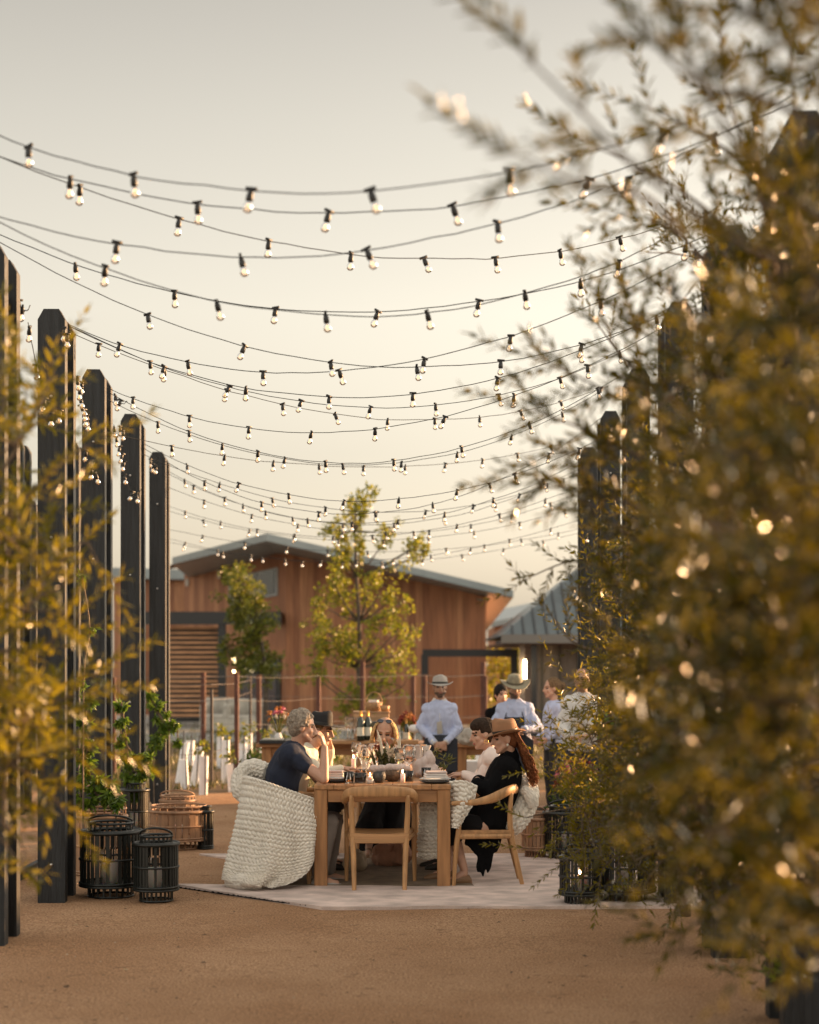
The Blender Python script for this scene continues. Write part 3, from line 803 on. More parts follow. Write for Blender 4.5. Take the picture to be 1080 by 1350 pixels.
# slack loops hanging along the left posts
def swag(p,q,sag,label,pitch=.22,seed=0):
    r=string_light(p,q,sag,label,.05,pitch,seed=seed,skip=0); r['group']='slack string ends looped on the left posts'; return r
swag(P(37,425,11.3),P(62,548,12.1),.02,'slack string end hanging beside the first left post',.35,1)
swag(P(53,515,12.1),P(88,520,12.1),.16,'slack loop with small bulbs across the largest left post',.12,2)
swag(P(102,495,13.5),P(118,560,14.5),.05,'slack string end hanging between the largest and the second left post',.14,3)
swag(P(110,580,14.6),P(138,605,14.6),.20,'slack loop with small bulbs across the second left post',.13,4)
swag(P(150,560,16.4),P(166,620,17.1),.02,'slack string end between the second and third left post',.14,5)
swag(P(162,615,17.1),P(190,635,17.1),.20,'slack loop with small bulbs across the third left post',.14,6)
for i,(px,py,Y) in enumerate(((24,395,10.9),(84,432,12.1),(103,497,14.0),(158,562,17.0),(198,606,20.2),(152,520,14.7))):
    c=P(px,py,Y); q=P(px+16,py+8,Y)
    swag(c,q,.05,['bunch of bulbs wound near the top of the first left post','bunch of bulbs wound near the top of the largest left post','bunch of bulbs wound on the back of the largest left post','bunch of bulbs wound near the top of the third left post','bunch of bulbs wound near the top of the farthest left post','bunch of bulbs wound near the top of the second left post'][i],.045,10+i)
for i,(px,py,Y,lb) in enumerate(((770,700,19.9,'bunch of glass bulbs hanging on the farthest right post'),(800,560,16.9,'bunch of glass bulbs hanging on the right row behind olive twigs'))):
    swag(P(px,py,Y),P(px+14,py+6,Y),.04,lb,.06,30+i)['group']='slack string ends looped on the right posts'
# ================================================================ PEOPLE
Z=V((0,0,1))
def skin(name,c):
    m=mat(name,c,.5,.08,30); m.node_tree.nodes['Principled BSDF'].inputs['Subsurface Weight'].default_value=.12
    m.node_tree.nodes['Principled BSDF'].inputs['Subsurface Radius'].default_value=(.02,.008,.004); return m
M_skinA=skin('fair skin',(.52,.30,.21)); M_skinB=skin('tan skin',(.44,.25,.165)); M_skinC=skin('brown skin',(.22,.115,.07))
M_eye=mat('eye dark',(.02,.015,.012),.3); M_lip=mat('lips',(.36,.13,.10),.5)
def hairm(n,c): return mat(n,c,.75,.4,60,.2,120,spec=.15)
M_hgrey=hairm('grey hair',(.27,.225,.18)); M_hblond=hairm('blonde hair',(.50,.33,.16)); M_hdark=hairm('dark brown hair',(.035,.022,.015))
M_hred=hairm('auburn hair',(.16,.055,.022)); M_hlight=hairm('light brown hair',(.16,.10,.055)); M_hblack=hairm('black hair',(.015,.012,.011))
M_beard=mat('short beard',(.10,.062,.042),.8,.3,80); M_navy=mat('navy cotton',(.014,.020,.042),.9,.2,20,.2,150); M_black=mat('black wool',(.006,.006,.007),.95,spec=.1)
M_blue=mat('light blue cotton',(.43,.48,.66),.85,.06,10,.2,120); M_grys=mat('pale grey cotton',(.68,.66,.64),.85,.08,10,.2,120)
M_pink=mat('blush cotton',(.80,.68,.62),.85,.05,10); M_cream=mat('cream cotton',(.78,.70,.56),.85,.05,10)
M_trd=mat('charcoal trousers',(.028,.030,.036),.85,.2,10); M_khaki=mat('grey khaki trousers',(.22,.19,.17),.85,.15,10)
M_dress=mat('black dress',(.010,.009,.010),.9,spec=.2); M_apron=mat('dark slate apron',(.020,.024,.034),.8)
M_shoe=mat('dark shoe',(.03,.025,.02),.5); M_shoel=mat('light grey shoe',(.38,.35,.32),.7); M_sandal=mat('tan leather',(.22,.12,.06),.5)

def head(mb,c,f,u,s=1.0):
    f=f.normalized(); u=(u-f*u.dot(f)).normalized(); l=u.cross(f)
    q=lambda a,b,d: c+(f*a+l*b+u*d)*s
    ax=(l,f,u)
    mb.ell(q(-.012,0,.030),(.074*s,.096*s,.098*s),ax,18,12)
    mb.ell(q(.022,0,-.045),(.056*s,.068*s,.076*s),ax,14,10)
    mb.ell(q(.062,0,-.098),(.026*s,.022*s,.020*s),ax)
    for b in (-1,1):
        mb.cap(q(.02,b*.052,-.06),q(.06,b*.018,-.098),.022*s,.018*s,8)
        mb.ell(q(.052,b*.036,-.030),(.024*s,.028*s,.024*s),ax)
        mb.ell(q(-.010,b*.075,-.012),(.010*s,.019*s,.031*s),ax)
        mb.ell(q(.080,b*.014,-.040),(.009*s,.011*s,.008*s),ax)
    mb.cap(q(.088,0,.012),q(.108,0,-.034),.008*s,.0125*s,8)
    mb.cap(q(.080,-.034,.022),q(.080,.034,.022),.010*s,.010*s,8)
    mb.cap(q(.086,-.016,-.066),q(.086,.016,-.066),.0085*s,.0085*s,8)
    return (c,f,l,u,s)
def facepaint(hd,beard=False):
    c,f,l,u,s=hd
    F_,L_,U_=[np.array(x) for x in (f,l,u)]; C_=np.array(c)
    def fn(cs,mi):
        d=(cs-C_)/s; a=d@F_; b=np.abs(d@L_); z=d@U_
        mi[(a>.055)&(b>.016)&(b<.043)&(z>-.006)&(z<.008)]=1
        mi[(a>.055)&(b>.012)&(b<.050)&(z>.018)&(z<.028)]=2
        mi[(a>.074)&(b<.024)&(z>-.074)&(z<-.058)]=3
        if beard: mi[(a>.02)&(z<-.056)&(a*a+b*b+z*z<.02)&~((a>.076)&(b<.020)&(z>-.072)&(z<-.060))&(z>-.125)]=2
    return fn
def hand(mb,w,d,n,side,curl=.5,s=1.0,spread=.12):
    """w wrist, d finger direction, n back-of-hand normal, side=+1 if thumb lies towards d x n"""
    d=d.normalized(); n=(n-d*n.dot(d)).normalized(); t=d.cross(n)*side
    mb.loft([(w-d*.01,t*.026*s,n*.020*s),(w+d*.03*s,t*.034*s,n*.016*s),(w+d*.065*s,t*.041*s,n*.014*s),(w+d*.09*s,t*.038*s,n*.012*s)],n=12)
    for k,(o,ln) in enumerate(((.030,.92),(.011,1.0),(-.010,.95),(-.030,.76))):
        p=w+(d*.086+t*o)*s; a=0.0; dd=(d+t*(o*spread/.03)).normalized(); rr=.0090*s
        for j,sl in enumerate((.042,.027,.021)):
            a+=curl*(.75+.12*k)*(0.8 if j==0 else 1.0)
            v=dd*math.cos(a)-n*math.sin(a); p2=p+v*sl*ln*s; mb.cap(p,p2,rr,rr*.92,7); p=p2; rr*=.93
    p=w+(d*.025+t*.026-n*.004)*s
    for j,(sl,vv) in enumerate(((.038,d*.6+t*.8-n*.25),(.030,d*.85+t*.4-n*.35),(.024,d*.95+t*.1-n*.4))):
        p2=p+vv.normalized()*sl*s; mb.cap(p,p2,.0115*s-.001*j,.0105*s-.001*j,7); p=p2
def torso(mb,J,g=0.0,k=1.0):
    pe,ch,ne,sd=J['pelvis'],J['chest'],J['neck'],J['side'].normalized()
    def fr(a,b): return sd.cross((b-a).normalized())
    f1=fr(pe,ch); f2=fr(ch,ne); wa=pe.lerp(ch,.5)
    mb.loft([(pe-(ch-pe).normalized()*.08,sd*(.13*k+g),f1*(.09*k+g)),(pe,sd*(.165*k+g),f1*(.115*k+g)),(wa,sd*(.140*k+g),f1*(.105*k+g)),
        (ch,sd*(.158*k+g),f2*(.112*k+g)),(ch.lerp(ne,.55),sd*(.160*k+g),f2*(.10*k+g)),(ch.lerp(ne,.85),sd*(.12*k+g),f2*(.075*k+g)),(ne,sd*(.062*k+g*.4),f2*(.058*k+g*.4))],n=20)
    for s in ('L','R'):
        mb.cap(J['sh'+s],ne.lerp(ch,.12),.042*k+g*.8,.046*k+g*.8,10)
        mb.cap(J['sh'+s],ch,.06*k+g,.07*k+g,10)
def person(label,base,J,skinm,hairmat,vox=.008,k=1.0,hs=1.0,beard=False,legs=True,group=None,neckr=.052):
    r=thing('person',label,'person',base,group)
    mb=MB(); hd=head(mb,J['head'],J['hf'],J.get('hu',Z),hs)
    c,f,l,u,s=hd
    mb.cap(J['neck']-Z*.02,c-u*.06*s-f*.02*s,neckr*1.05*k,neckr*k,12)
    torso(mb,J,-.012,k)
    for q in 'LR':
        mb.cap(J['sh'+q],J['el'+q],.046*k,.040*k); mb.cap(J['el'+q],J['el'+q].lerp(J['wr'+q],.4),.040*k,.038*k); mb.cap(J['el'+q].lerp(J['wr'+q],.4),J['wr'+q],.038*k,.026*k)
        h=J['hand'+q]; hand(mb,J['wr'+q],V(h[0]),V(h[1]),h[2],h[3],.98*k)
        if legs:
            mb.cap(J['hp'+q],J['kn'+q],.078*k,.055*k); mb.cap(J['kn'+q],J['kn'+q].lerp(J['an'+q],.35),.052*k,.055*k); mb.cap(J['kn'+q].lerp(J['an'+q],.35),J['an'+q],.055*k,.034*k)
            t=J['to'+q]; mb.cap(J['an'+q]-Z*.03,J['an'+q].lerp(t,.6)-Z*.02,.034*k,.034*k,8); mb.cap(J['an'+q].lerp(t,.5)-Z*.03,t,.034*k,.022*k,8)
            mb.cap(J['pelvis'],J['hp'+q],.10*k,.09*k)
    refine(mb,'body',[skinm,M_eye,(M_beard if beard else hairmat),M_lip],r,vox,3,paint=facepaint(hd,beard))
    return r,hd
def shirt(r,J,m,name='shirt',g=.016,k=1.0,sleeve=1.0,cuff=None,wr=.007,vox=.009,seed=1.0,hem=.0,collar=None):
    mb=MB(); torso(mb,J,g,k)
    for q in 'LR':
        if sleeve>.6:
            e=J['el'+q]; w_=J['wr'+q]; mb.cap(J['sh'+q],J['sh'+q].lerp(e,.5),.046*k,.053*k); mb.cap(J['sh'+q].lerp(e,.5),e,.055*k,.052*k); mb.cap(e,e.lerp(w_,.9),.052*k,.037*k)
        elif sleeve>0:
            mb.cap(J['sh'+q],J['sh'+q].lerp(J['el'+q],sleeve*1.5),.062*k,.060*k)
    o=refine(mb,name,m,r,vox,4,wrinkle=wr if wr<.012 else wr*.55,wscale=9 if wr<.012 else 17,seed=seed)
    if cuff:
        for q in 'LR':
            e,w_=J['el'+q],J['wr'+q]; MB().tube([e.lerp(w_,.84),e.lerp(w_,1.0)],[.041*k,.036*k],12).build('cuff',cuff,o,smooth=True)
    if collar:
        ne=J['neck']; hf=V((J['hf'].x,J['hf'].y,0)).normalized(); sd=Z.cross(hf)
        cb=MB()
        for sg in (-1,1):
            cb.prism([ne+Z*.030-hf*.05+sd*sg*.060,ne+Z*.012+hf*.060+sd*sg*.018,ne+Z*-.045+hf*.085+sd*sg*.052,ne-Z*.005-hf*.03+sd*sg*.088],sd*sg*.006)
        cb.tube([ne+Z*.0+hf*.05+sd*.02,ne+Z*.012+sd*.060,ne+Z*.018-hf*.055,ne+Z*.012-sd*.060,ne+Z*.0+hf*.05-sd*.02],.013,6)
        cb.build('collar',collar,o)
    return o
def trousers(r,J,m,name='trousers',k=1.0,flare=1.0,seed=2.0,wr=.006):
    mb=MB(); pe,sd=J['pelvis'],J['side'].normalized(); f=sd.cross((J['chest']-pe).normalized()); up=(J['chest']-pe).normalized()
    mb.loft([(pe-up*.10,sd*.14*k,f*.10*k),(pe,sd*.182*k,f*.132*k),(pe+up*.07,sd*.168*k,f*.125*k),(pe+up*.10,sd*.155*k,f*.118*k)],n=20)
    for q in 'LR':
        a=J['an'+q]
        mb.cap(J['hp'+q],J['kn'+q],.098*k,.075*k,12); mb.cap(J['kn'+q],a+Z*.02,.072*k,.058*k*flare,12); mb.cap(pe,J['hp'+q],.12*k,.105*k)
    return refine(mb,name,m,r,.010,4,wrinkle=wr,seed=seed)
def shoes(r,J,m,k=1.0,name='shoe'):
    for q in 'LR':
        a,t=J['an'+q],J['to'+q]; d=V((t.x-a.x,t.y-a.y,0)).normalized(); s=d.cross(Z); z0=min(a.z,t.z)-.055*k
        b=V((a.x,a.y,z0)); mb=MB()
        mb.loft([(b-d*.06*k+Z*.03,s*.020,Z*.030),(b-d*.04*k+Z*.045,s*.036*k,Z*.045),(b+d*.04*k+Z*.045,s*.038*k,Z*.043),(b+d*.12*k+Z*.030,s*.044*k,Z*.030),(b+d*.19*k+Z*.022,s*.034*k,Z*.020),(b+d*.205*k+Z*.02,s*.015*k,Z*.010)],n=14)
        o=mb.build(name,m,r,smooth=True)
def hat(r,hd,m,band,cr=.085,chh=.10,brim=.065,pinch=.35,curl=.02,tilt=0,lift=.055,droop=.012,name='hat',el=1.12):
    c,f,l,u,s=hd
    f2=(f*math.cos(tilt)+u*math.sin(tilt)).normalized(); u2=(u-f2*u.dot(f2)).normalized()
    b=c+u*lift*s-f*.008
    mb=MB(); n=32; rings=[]
    # crown
    for (zr,rr) in ((0,1.0),(.35,.98),(.7,.92),(.9,.84),(1.0,.66),(.93,.35),(.88,.02)):
        ring=[]
        for k in range(n):
            a=2*PI*k/n; x=math.cos(a)*cr*el*rr; y=math.sin(a)*cr*rr
            z=zr*chh
            if zr>.5: y*=1-pinch*max(0,math.cos(a))*(zr-.4); z+=.012*math.cos(2*a)*(zr-.5)+.010*math.cos(a)*zr
            ring.append(b+f2*x+l*y+u2*z)
        rings.append(ring)
    vs=[p for rg in rings for p in rg]
    fs=[(i*n+k,i*n+(k+1)%n,(i+1)*n+(k+1)%n,(i+1)*n+k) for i in range(len(rings)-1) for k in range(n)]
    mb.add(vs,fs)
    # brim, two skins
    vs=[]; R_=[0,.35,.7,1.0]
    for off in (0,-.004):
        for t in R_:
            for k in range(n):
                a=2*PI*k/n; rr=t*brim; x=math.cos(a)*(cr*el+rr); y=math.sin(a)*(cr+rr)
                z=off+t*t*(curl*abs(math.sin(a))**2 - droop*abs(math.cos(a)))
                vs.append(b+f2*x+l*y+u2*z)
    fs=[]; m_=len(R_)
    for i in range(m_-1):
        for k in range(n):
            k2=(k+1)%n; fs.append((i*n+k,(i+1)*n+k,(i+1)*n+k2,i*n+k2)); o=m_*n
            fs.append((o+i*n+k,o+i*n+k2,o+(i+1)*n+k2,o+(i+1)*n+k))
    for k in range(n):
        k2=(k+1)%n; fs.append(((m_-1)*n+k,m_*n+(m_-1)*n+k,m_*n+(m_-1)*n+k2,(m_-1)*n+k2))
    mb.add(vs,fs)
    o=mb.build(name,m,r,smooth=True)
    bd=MB(); vs=[]
    for z in (.004,.024):
        for k in range(n):
            a=2*PI*k/n; vs.append(b+f2*math.cos(a)*(cr*el+.003)+l*math.sin(a)*(cr+.003)+u2*z)
    bd.add(vs,[(k,(k+1)%n,n+(k+1)%n,n+k) for k in range(n)]); bd.build('hat_band',band,o,smooth=True)
    return o
def hair_cap(r,hd,m,vol=.012,curls=0,down=-.03,front=.055,vox=.007,wr=.003,extra=None,name='hair',seed=3):
    c,f,l,u,s=hd; mb=MB(); ax=(l,f,u); rr=random.Random(seed)
    mb.ell(c+(f*-.022+u*.040)*s,((.076+vol)*s,(.090+vol)*s,(.090+vol)*s),ax,18,12)
    mb.ell(c+(f*-.050+u*-.010)*s,((.070+vol)*s,(.055+vol)*s,(.075+vol)*s),ax,16,10)
    for _ in range(curls):
        th=rr.uniform(0,2*PI); ph=rr.uniform(-.5,1.5); d=(f*(math.cos(th)*math.cos(ph))+l*(math.sin(th)*math.cos(ph))+u*math.sin(ph))
        if d.dot(f)>.55 and d.dot(u)<.45: continue
        p=c+(f*-.018+u*.030)*s+ (f*d.dot(f)*.098+l*d.dot(l)*.084+u*d.dot(u)*.104)*s
        mb.ell(p,(rr.uniform(.008,.015),)*3,n=8,m=6)
    if extra: extra(mb)
    return refine(mb,name,m,r,vox,2,wrinkle=wr,wscale=40)
def locks(r,hd,m,n,starts,path,rad=.007,name='hair',seed=5,wave=.0,wf=40):
    mb=MB(); rr=random.Random(seed)
    for i in range(n):
        pts=path(rr,i)
        q=[]
        for j,p in enumerate(pts):
            t=j/(len(pts)-1); q.append(p+V((math.sin(t*wf+i*1.7),math.cos(t*wf*.9+i),0))*wave*t**.5)
        mb.tube(q,[rad*(1.0-.75*(j/(len(q)-1))**2) for j in range(len(q))],5)
    return mb.build(name,m,r,smooth=True)
def catmull(pts,n=6):
    pts=[V(p) for p in pts]; out=[]
    for i in range(len(pts)-1):
        p0=pts[max(i-1,0)];p1=pts[i];p2=pts[i+1];p3=pts[min(i+2,len(pts)-1)]
        for k in range(n):
            t=k/n; out.append(.5*((2*p1)+(p2-p0)*t+(2*p0-5*p1+4*p2-p3)*t*t+(3*p1-p0-3*p2+p3)*t**3))
    out.append(pts[-1]); return out

X1=V((1,0,0)); Y1=V((0,1,0))
SG='guests seated at the dining table'
# ---- P1: navy shirt, left front, facing right
J=dict(pelvis=P(368,1078,13.28),chest=P(373,1024,13.26),neck=P(391,981,13.25),head=P(399,958,13.24),hf=V((1,.16,-.10)),hu=V((.08,0,1)),side=V((-.1,1,0)),
 shR=P(383,995,13.08),shL=P(389,993,13.44),elR=P(427,1027,12.99),wrR=P(428,985,13.03),elL=P(420,1028,13.42),wrL=P(446,1022,13.48),
 hpR=P(374,1083,13.18),hpL=P(374,1083,13.38),knR=P(434,1085,13.12),knL=P(440,1083,13.42),anR=P(421,1154,13.05),anL=P(432,1150,13.4),toR=P(444,1164,13.05),toL=P(456,1158,13.4),
 handR=((-.25,.02,1),(1,-.3,.2),1,.75),handL=((1,.1,-.1),(0,0,1),-1,.5))
r,hd=person('grey haired man in navy t-shirt at left front, elbow on the table',V((J['pelvis'].x,13.28,0)),J,M_skinA,M_hgrey,vox=.0065,group=SG)
shirt(r,J,M_navy,'t_shirt',g=.022,sleeve=.30,wr=.007,k=1.03)
trousers(r,J,M_khaki); shoes(r,J,M_shoel)
hair_cap(r,hd,M_hgrey,vol=.006,curls=230,vox=.0055,wr=.002)
# ---- P2: black hat, behind P1
J=dict(pelvis=P(378,1064,14.1),chest=P(392,1012,14.05),neck=P(410,984,14.0),head=P(423,963,14.0),hf=V((1,-.18,-.15)),hu=V((.1,0,1)),side=V((0,1,0)),
 shR=P(398,995,13.84),shL=P(406,995,14.2),elR=P(422,1019,13.86),wrR=P(452,1013,13.95),elL=P(428,1022,14.25),wrL=P(436,985,14.1),
 hpR=P(385,1067,14.0),hpL=P(385,1067,14.2),knR=P(438,1066,14.0),knL=P(442,1066,14.25),anR=P(430,1132,13.95),anL=P(436,1130,14.2),toR=P(446,1140,13.95),toL=P(452,1137,14.2),
 handR=((1,.1,0),(0,0,1),1,.5),handL=((-.2,-.1,1),(.8,.4,.1),1,.8))
r,hd=person('seated guest in flat black hat and cream top, behind the navy shirted man',V((J['pelvis'].x,14.08,0)),J,M_skinA,M_hdark,vox=.0075,group=SG)
shirt(r,J,M_cream,'top',g=.016,sleeve=.8,wr=.006,seed=4.); trousers(r,J,M_trd); shoes(r,J,M_shoe)
hair_cap(r,hd,M_hlight,vol=.004)
hat(r,hd,mat('black felt',(.012,.011,.012),.8),mat('black ribbon',(.03,.03,.03),.4),cr=.086,chh=.105,brim=.105,pinch=.1,curl=.004,droop=.0,lift=.05)
# ---- P3: blonde woman at the far end
J=dict(pelvis=P(510,1052,15.75),chest=P(509,1013,15.68),neck=P(508,988,15.58),head=P(507,967,15.46),hf=V((-.06,-1,-.12)),hu=V((.05,-.1,1)),side=V((1,0,0)),
 shR=P(487,1001,15.58),shL=P(531,1001,15.58),elR=P(482,1016,15.35),wrR=P(503,1013,15.17),elL=P(540,1017,15.35),wrL=P(512,1015,15.15),
 hpR=P(503,1058,15.7),hpL=P(521,1058,15.7),knR=P(498,1058,15.25),knL=P(524,1058,15.25),anR=P(486,1118,15.05),anL=P(514,1120,15.15),toR=P(485,1126,14.9),toL=P(516,1126,14.95),
 handR=((1,-.1,0),(0,0,1),-1,.5),handL=((-1,-.1,0),(0,0,1),1,.5))
r,hd=person('seated blonde woman with sunglasses on her head at the far end of the table',V((J['pelvis'].x,15.7,0)),J,M_skinB,M_hlight,vox=.0075,group=SG,k=.93,hs=1.12)
shirt(r,J,mat('dark plum knit',(.10,.035,.035),.9),'top',g=.014,sleeve=.3,wr=.005,k=.93)
mb=MB(); sd=X1
for q in 'LR': mb.cap(J['hp'+q],J['kn'+q],.11,.10); mb.cap(J['kn'+q],J['an'+q]+Z*.16,.10,.12)
mb.loft([(J['kn'+'R'].lerp(J['knL'],.5)+V((0,0,.02)),X1*.20,Y1*.08),(J['knR'].lerp(J['knL'],.5)+V((0,-.02,-.42)),X1*.25,Y1*.10)],n=14)
refine(mb,'dress',M_dress,r,.011,4,wrinkle=.008)
shoes(r,J,M_sandal,.85,'sandal')
c,f,l,u,s=hd
def pth(rr,i):
    sg=1 if i%2 else -1; a=rr.uniform(0,1); back=rr.uniform(-.085,.055)
    p0=c+u*(.128-abs(back)*.25)+f*back*.6+l*sg*.004
    p1=c+u*(.085)+f*back*.9+l*sg*(.068+rr.uniform(0,.008)); p2=c+u*.0+f*back+l*sg*(.092+rr.uniform(0,.022))
    p3=c-u*(.12)+f*(back*.8)+l*sg*(.095+rr.uniform(0,.04)); p4=c-u*(.20+rr.uniform(0,.09))+f*(back*.5+.02)+l*sg*(.09+rr.uniform(0,.06))
    return catmull([p0,p1,p2,p3,p4],4)
locks(r,hd,M_hblond,150,None,pth,.0075,wave=.006)
MB().ell(c+f*-.036+u*.050,(.090,.088,.090),(l,f,u)).build('hair',M_hblond,r,smooth=True)
sg_=MB()
for q in (-1,1): sg_.ell(c+u*.118+f*.045+l*q*.036,(.030,.010,.024),(l,(f*.6+u*.8).normalized(),(u*.6-f*.8).normalized()),14,8)
sg_.tube([c+u*.122+f*.05-l*.012,c+u*.122+f*.05+l*.012],.003,6)
for q in (-1,1): sg_.tube([c+u*.115+f*.05+l*q*.064,c+u*.06-f*.02+l*q*.094],.003,6)
sg_.build('sunglasses',mat('dark lens',(.02,.02,.035),.1,spec=.9),r,smooth=True)
# ---- P4: dark haired woman in profile, right behind
J=dict(pelvis=P(650,1062,14.05),chest=P(652,1018,14.0),neck=P(648,990,13.95),head=P(637,968,13.92),hf=V((-1,-.12,-.16)),hu=V((-.12,0,1)),side=V((0,-1,0)),
 shL=P(650,1000,13.78),shR=P(648,1000,14.15),elL=P(632,1033,13.8),wrL=P(612,1022,13.85),elR=P(630,1030,14.2),wrR=P(610,1020,14.1),
 hpL=P(640,1068,13.95),hpR=P(640,1068,14.15),knL=P(588,1068,13.95),knR=P(588,1066,14.2),anL=P(590,1134,13.95),anR=P(583,1130,14.2),toL=P(573,1140,13.95),toR=P(567,1136,14.2),
 handL=((-1,.1,0),(0,0,1),1,.4),handR=((-1,0,0),(0,0,1),-1,.4))
r,hd=person('seated dark haired woman in pale pink blouse, profile to the left beside the brown hat',V((J['pelvis'].x,14.03,0)),J,M_skinA,M_hdark,vox=.0075,group=SG,k=.92)
shirt(r,J,M_pink,'blouse',g=.03,sleeve=.8,wr=.010,k=.95,seed=6.); trousers(r,J,M_trd,k=.9); shoes(r,J,M_shoe,.9)
c,f,l,u,s=hd
hair_cap(r,hd,M_hdark,vol=.004,extra=lambda mb:(mb.ell(c-f*.115+u*.035,(.038,.038,.038)),mb.cap(c-f*.07-u*.06,c-f*.09+u*.03,.045,.04),mb.ell(c+f*.01+u*.075,(.078,.086,.060),(l,f,u))))
MB().tube([c+l*.082-u*.045+f*-.006+V((0.016*math.cos(a),0,.016*math.sin(a)-.014)) for a in [i*PI/6 for i in range(13)]],.003,6).build('earring',mat('gold',(.7,.45,.18),.3,metal=1),r,smooth=True)
# ---- P5: black shawl and brown hat, right front
J=dict(pelvis=P(646,1085,13.25),chest=P(662,1034,13.24),neck=P(672,999,13.22),head=P(666,973,13.2),hf=V((-1,-.10,-.12)),hu=V((-.08,0,1)),side=V((0,-1,0)),
 shL=P(668,1012,13.12),shR=P(668,1012,13.42),elL=P(650,1046,13.14),wrL=P(630,1034,13.15),elR=P(648,1043,13.42),wrR=P(632,1030,13.35),
 hpL=P(640,1090,13.15),hpR=P(640,1090,13.35),knL=P(592,1082,13.15),knR=P(588,1080,13.4),anL=P(612,1146,13.12),anR=P(592,1143,13.4),toL=P(594,1160,13.10),toR=P(574,1152,13.4),
 handL=((-.4,.9,.1),(-.5,-.3,.6),-1,.6),handR=((-.5,-.8,.2),(-.5,.2,.6),1,.6))
r,hd=person('woman in black shawl and tan fedora with long auburn hair, seated nearest on the right',V((J['pelvis'].x,13.25,0)),J,M_skinA,M_hred,vox=.0065,group=SG,k=.93)
mb=MB(); torso(mb,J,.028,.98)
for q in 'LR': mb.cap(J['sh'+q],J['el'+q],.078,.070); mb.cap(J['el'+q],J['wr'+q],.070,.052)
mb.cap(J['elL'],J['elR'],.06,.06); mb.cap(J['neck'],J['neck'].lerp(J['head'],.15),.07,.065)
mb.cap(P(660,1045,13.25),P(614,1082,13.25),.10,.06); mb.cap(P(655,1060,13.27),P(648,1086,13.27),.12,.11); mb.cap(P(612,1078,13.25),P(650,1085,13.25),.07,.10)
refine(mb,'shawl',M_black,r,.008,4,wrinkle=.008,seed=8.)
mb=MB()
for i in range(13):
    x0=613+i*3.4; z1=1136+(i%3)*7+10*math.sin(i*1.3) if i<11 else 1120
    mb.tube(catmull([P(x0+6,1096,13.16),P(x0+3,1112,13.14),P(x0+rnd(-2,3)+ (6 if i<6 else -4),z1+4 if i>3 else 1112+i*5,13.14)],4),[.022]*8+[.006],6)
refine(mb,'shawl_fringe',M_black,r,.007,2)
shoes(r,J,M_sandal,.95,'slide_shoe')
mb=MB(); 
for q in 'LR': mb.cap(J['hp'+q],J['kn'+q],.080,.070,12); mb.cap(J['kn'+q],J['kn'+q].lerp(J['an'+q],.35),.066,.068,12)
refine(mb,'skirt',M_dress,r,.010,4,wrinkle=.006)
c,f,l,u,s=hd
def pth(rr,i):
    a=rr.uniform(-1,1); sb=rr.uniform(0,1)
    p0=c-f*(.05+.04*sb)+u*rr.uniform(-.02,.06)+l*a*.075
    p1=c-f*(.095+.02*sb)-u*.05+l*a*.085; p2=c-f*(.12+.04*sb)-u*(.15)+l*a*.09; p3=c-f*(.145+.045*sb)-u*(.25)+l*a*.08; p4=c-f*(.155+.05*sb)-u*(.30+.10*rr.random())+l*a*.07
    return catmull([p0,p1,p2,p3,p4],5)
locks(r,hd,M_hred,130,None,pth,.0085,wave=.016,wf=22)
hair_cap(r,hd,M_hred,vol=.003)
hat(r,hd,mat('tan felt',(.30,.15,.075),.8,.1,20),mat('black hat ribbon',(.012,.012,.012),.5),cr=.088,chh=.108,brim=.062,pinch=.35,curl=.026,tilt=-.05,lift=.040,droop=.008)
MB().ell(c+l*.083-u*.05,(.008,.005,.011)).build('earring',mat('pearl',(.7,.65,.55),.3),r,smooth=True)

# ---- standing staff
def stand(cx,Y,top,f,hs=.95):
    k=top/1.76; base=V((X(cx,Y),Y,0)); f=f.normalized(); l=Z.cross(f)
    q=lambda a,b,z: base+f*a+l*b+Z*z*k
    J=dict(side=l,hf=f,pelvis=q(0,0,.93),chest=q(.01,0,1.25),neck=q(0,0,1.475),head=q(.03,0,1.650),
      shL=q(0,.150*k,1.365),shR=q(0,-.150*k,1.365),hpL=q(0,.09,.88),hpR=q(0,-.09,.88),knL=q(.02,.10,.48),knR=q(.02,-.10,.48),
      anL=q(0,.11,.09),anR=q(0,-.11,.09),toL=q(.13,.14,.045),toR=q(.13,-.14,.045))
    return base,J,q,k,f,l
GS='standing serving staff'
# S1 clasped hands
base,J,q,k,f,l=stand(580,19.5,1.54,V((.05,-1,0)))
J.update(elL=q(.05,.205,1.12),elR=q(.01,-.222,1.14),wrL=q(.20,.05,.94),wrR=q(.20,-.06,.93),handL=(f*.3-l*.9-Z*.35,f,-1,.7),handR=(f*.3+l*.9-Z*.35,f,1,.7))
r,hd=person('standing man in light blue shirt and grey fedora with hands clasped',base,J,M_skinB,M_hblack,vox=.008,k=.97,hs=.97,beard=True,group=GS)
shirt(r,J,M_blue,g=.015,k=.97,cuff=M_grys,collar=M_grys,wr=.015); trousers(r,J,M_trd,k=.98); shoes(r,J,M_shoe)
hair_cap(r,hd,M_hblack,vol=.004)
hat(r,hd,mat('grey felt',(.36,.33,.30),.8,.1,20),mat('dark ribbon',(.02,.02,.02),.5),cr=.088,chh=.092,brim=.058,pinch=.3,curl=.03,lift=.038,droop=.02)
ap=MB(); ap.prism([q(.150,-.10,1.04),q(.150,.10,1.04),q(.165,.19,.98),q(.165,.19,.58),q(.165,-.19,.58),q(.165,-.19,.98)],f*.006); ap.build('apron',M_apron,r)
tw=MB(); tw.prism([q(.150,-.045,1.20),q(.150,.01,1.22),q(.158,.02,1.06),q(.158,-.04,1.05)],f*.008); tw.build('pocket_cloth',M_white,r)
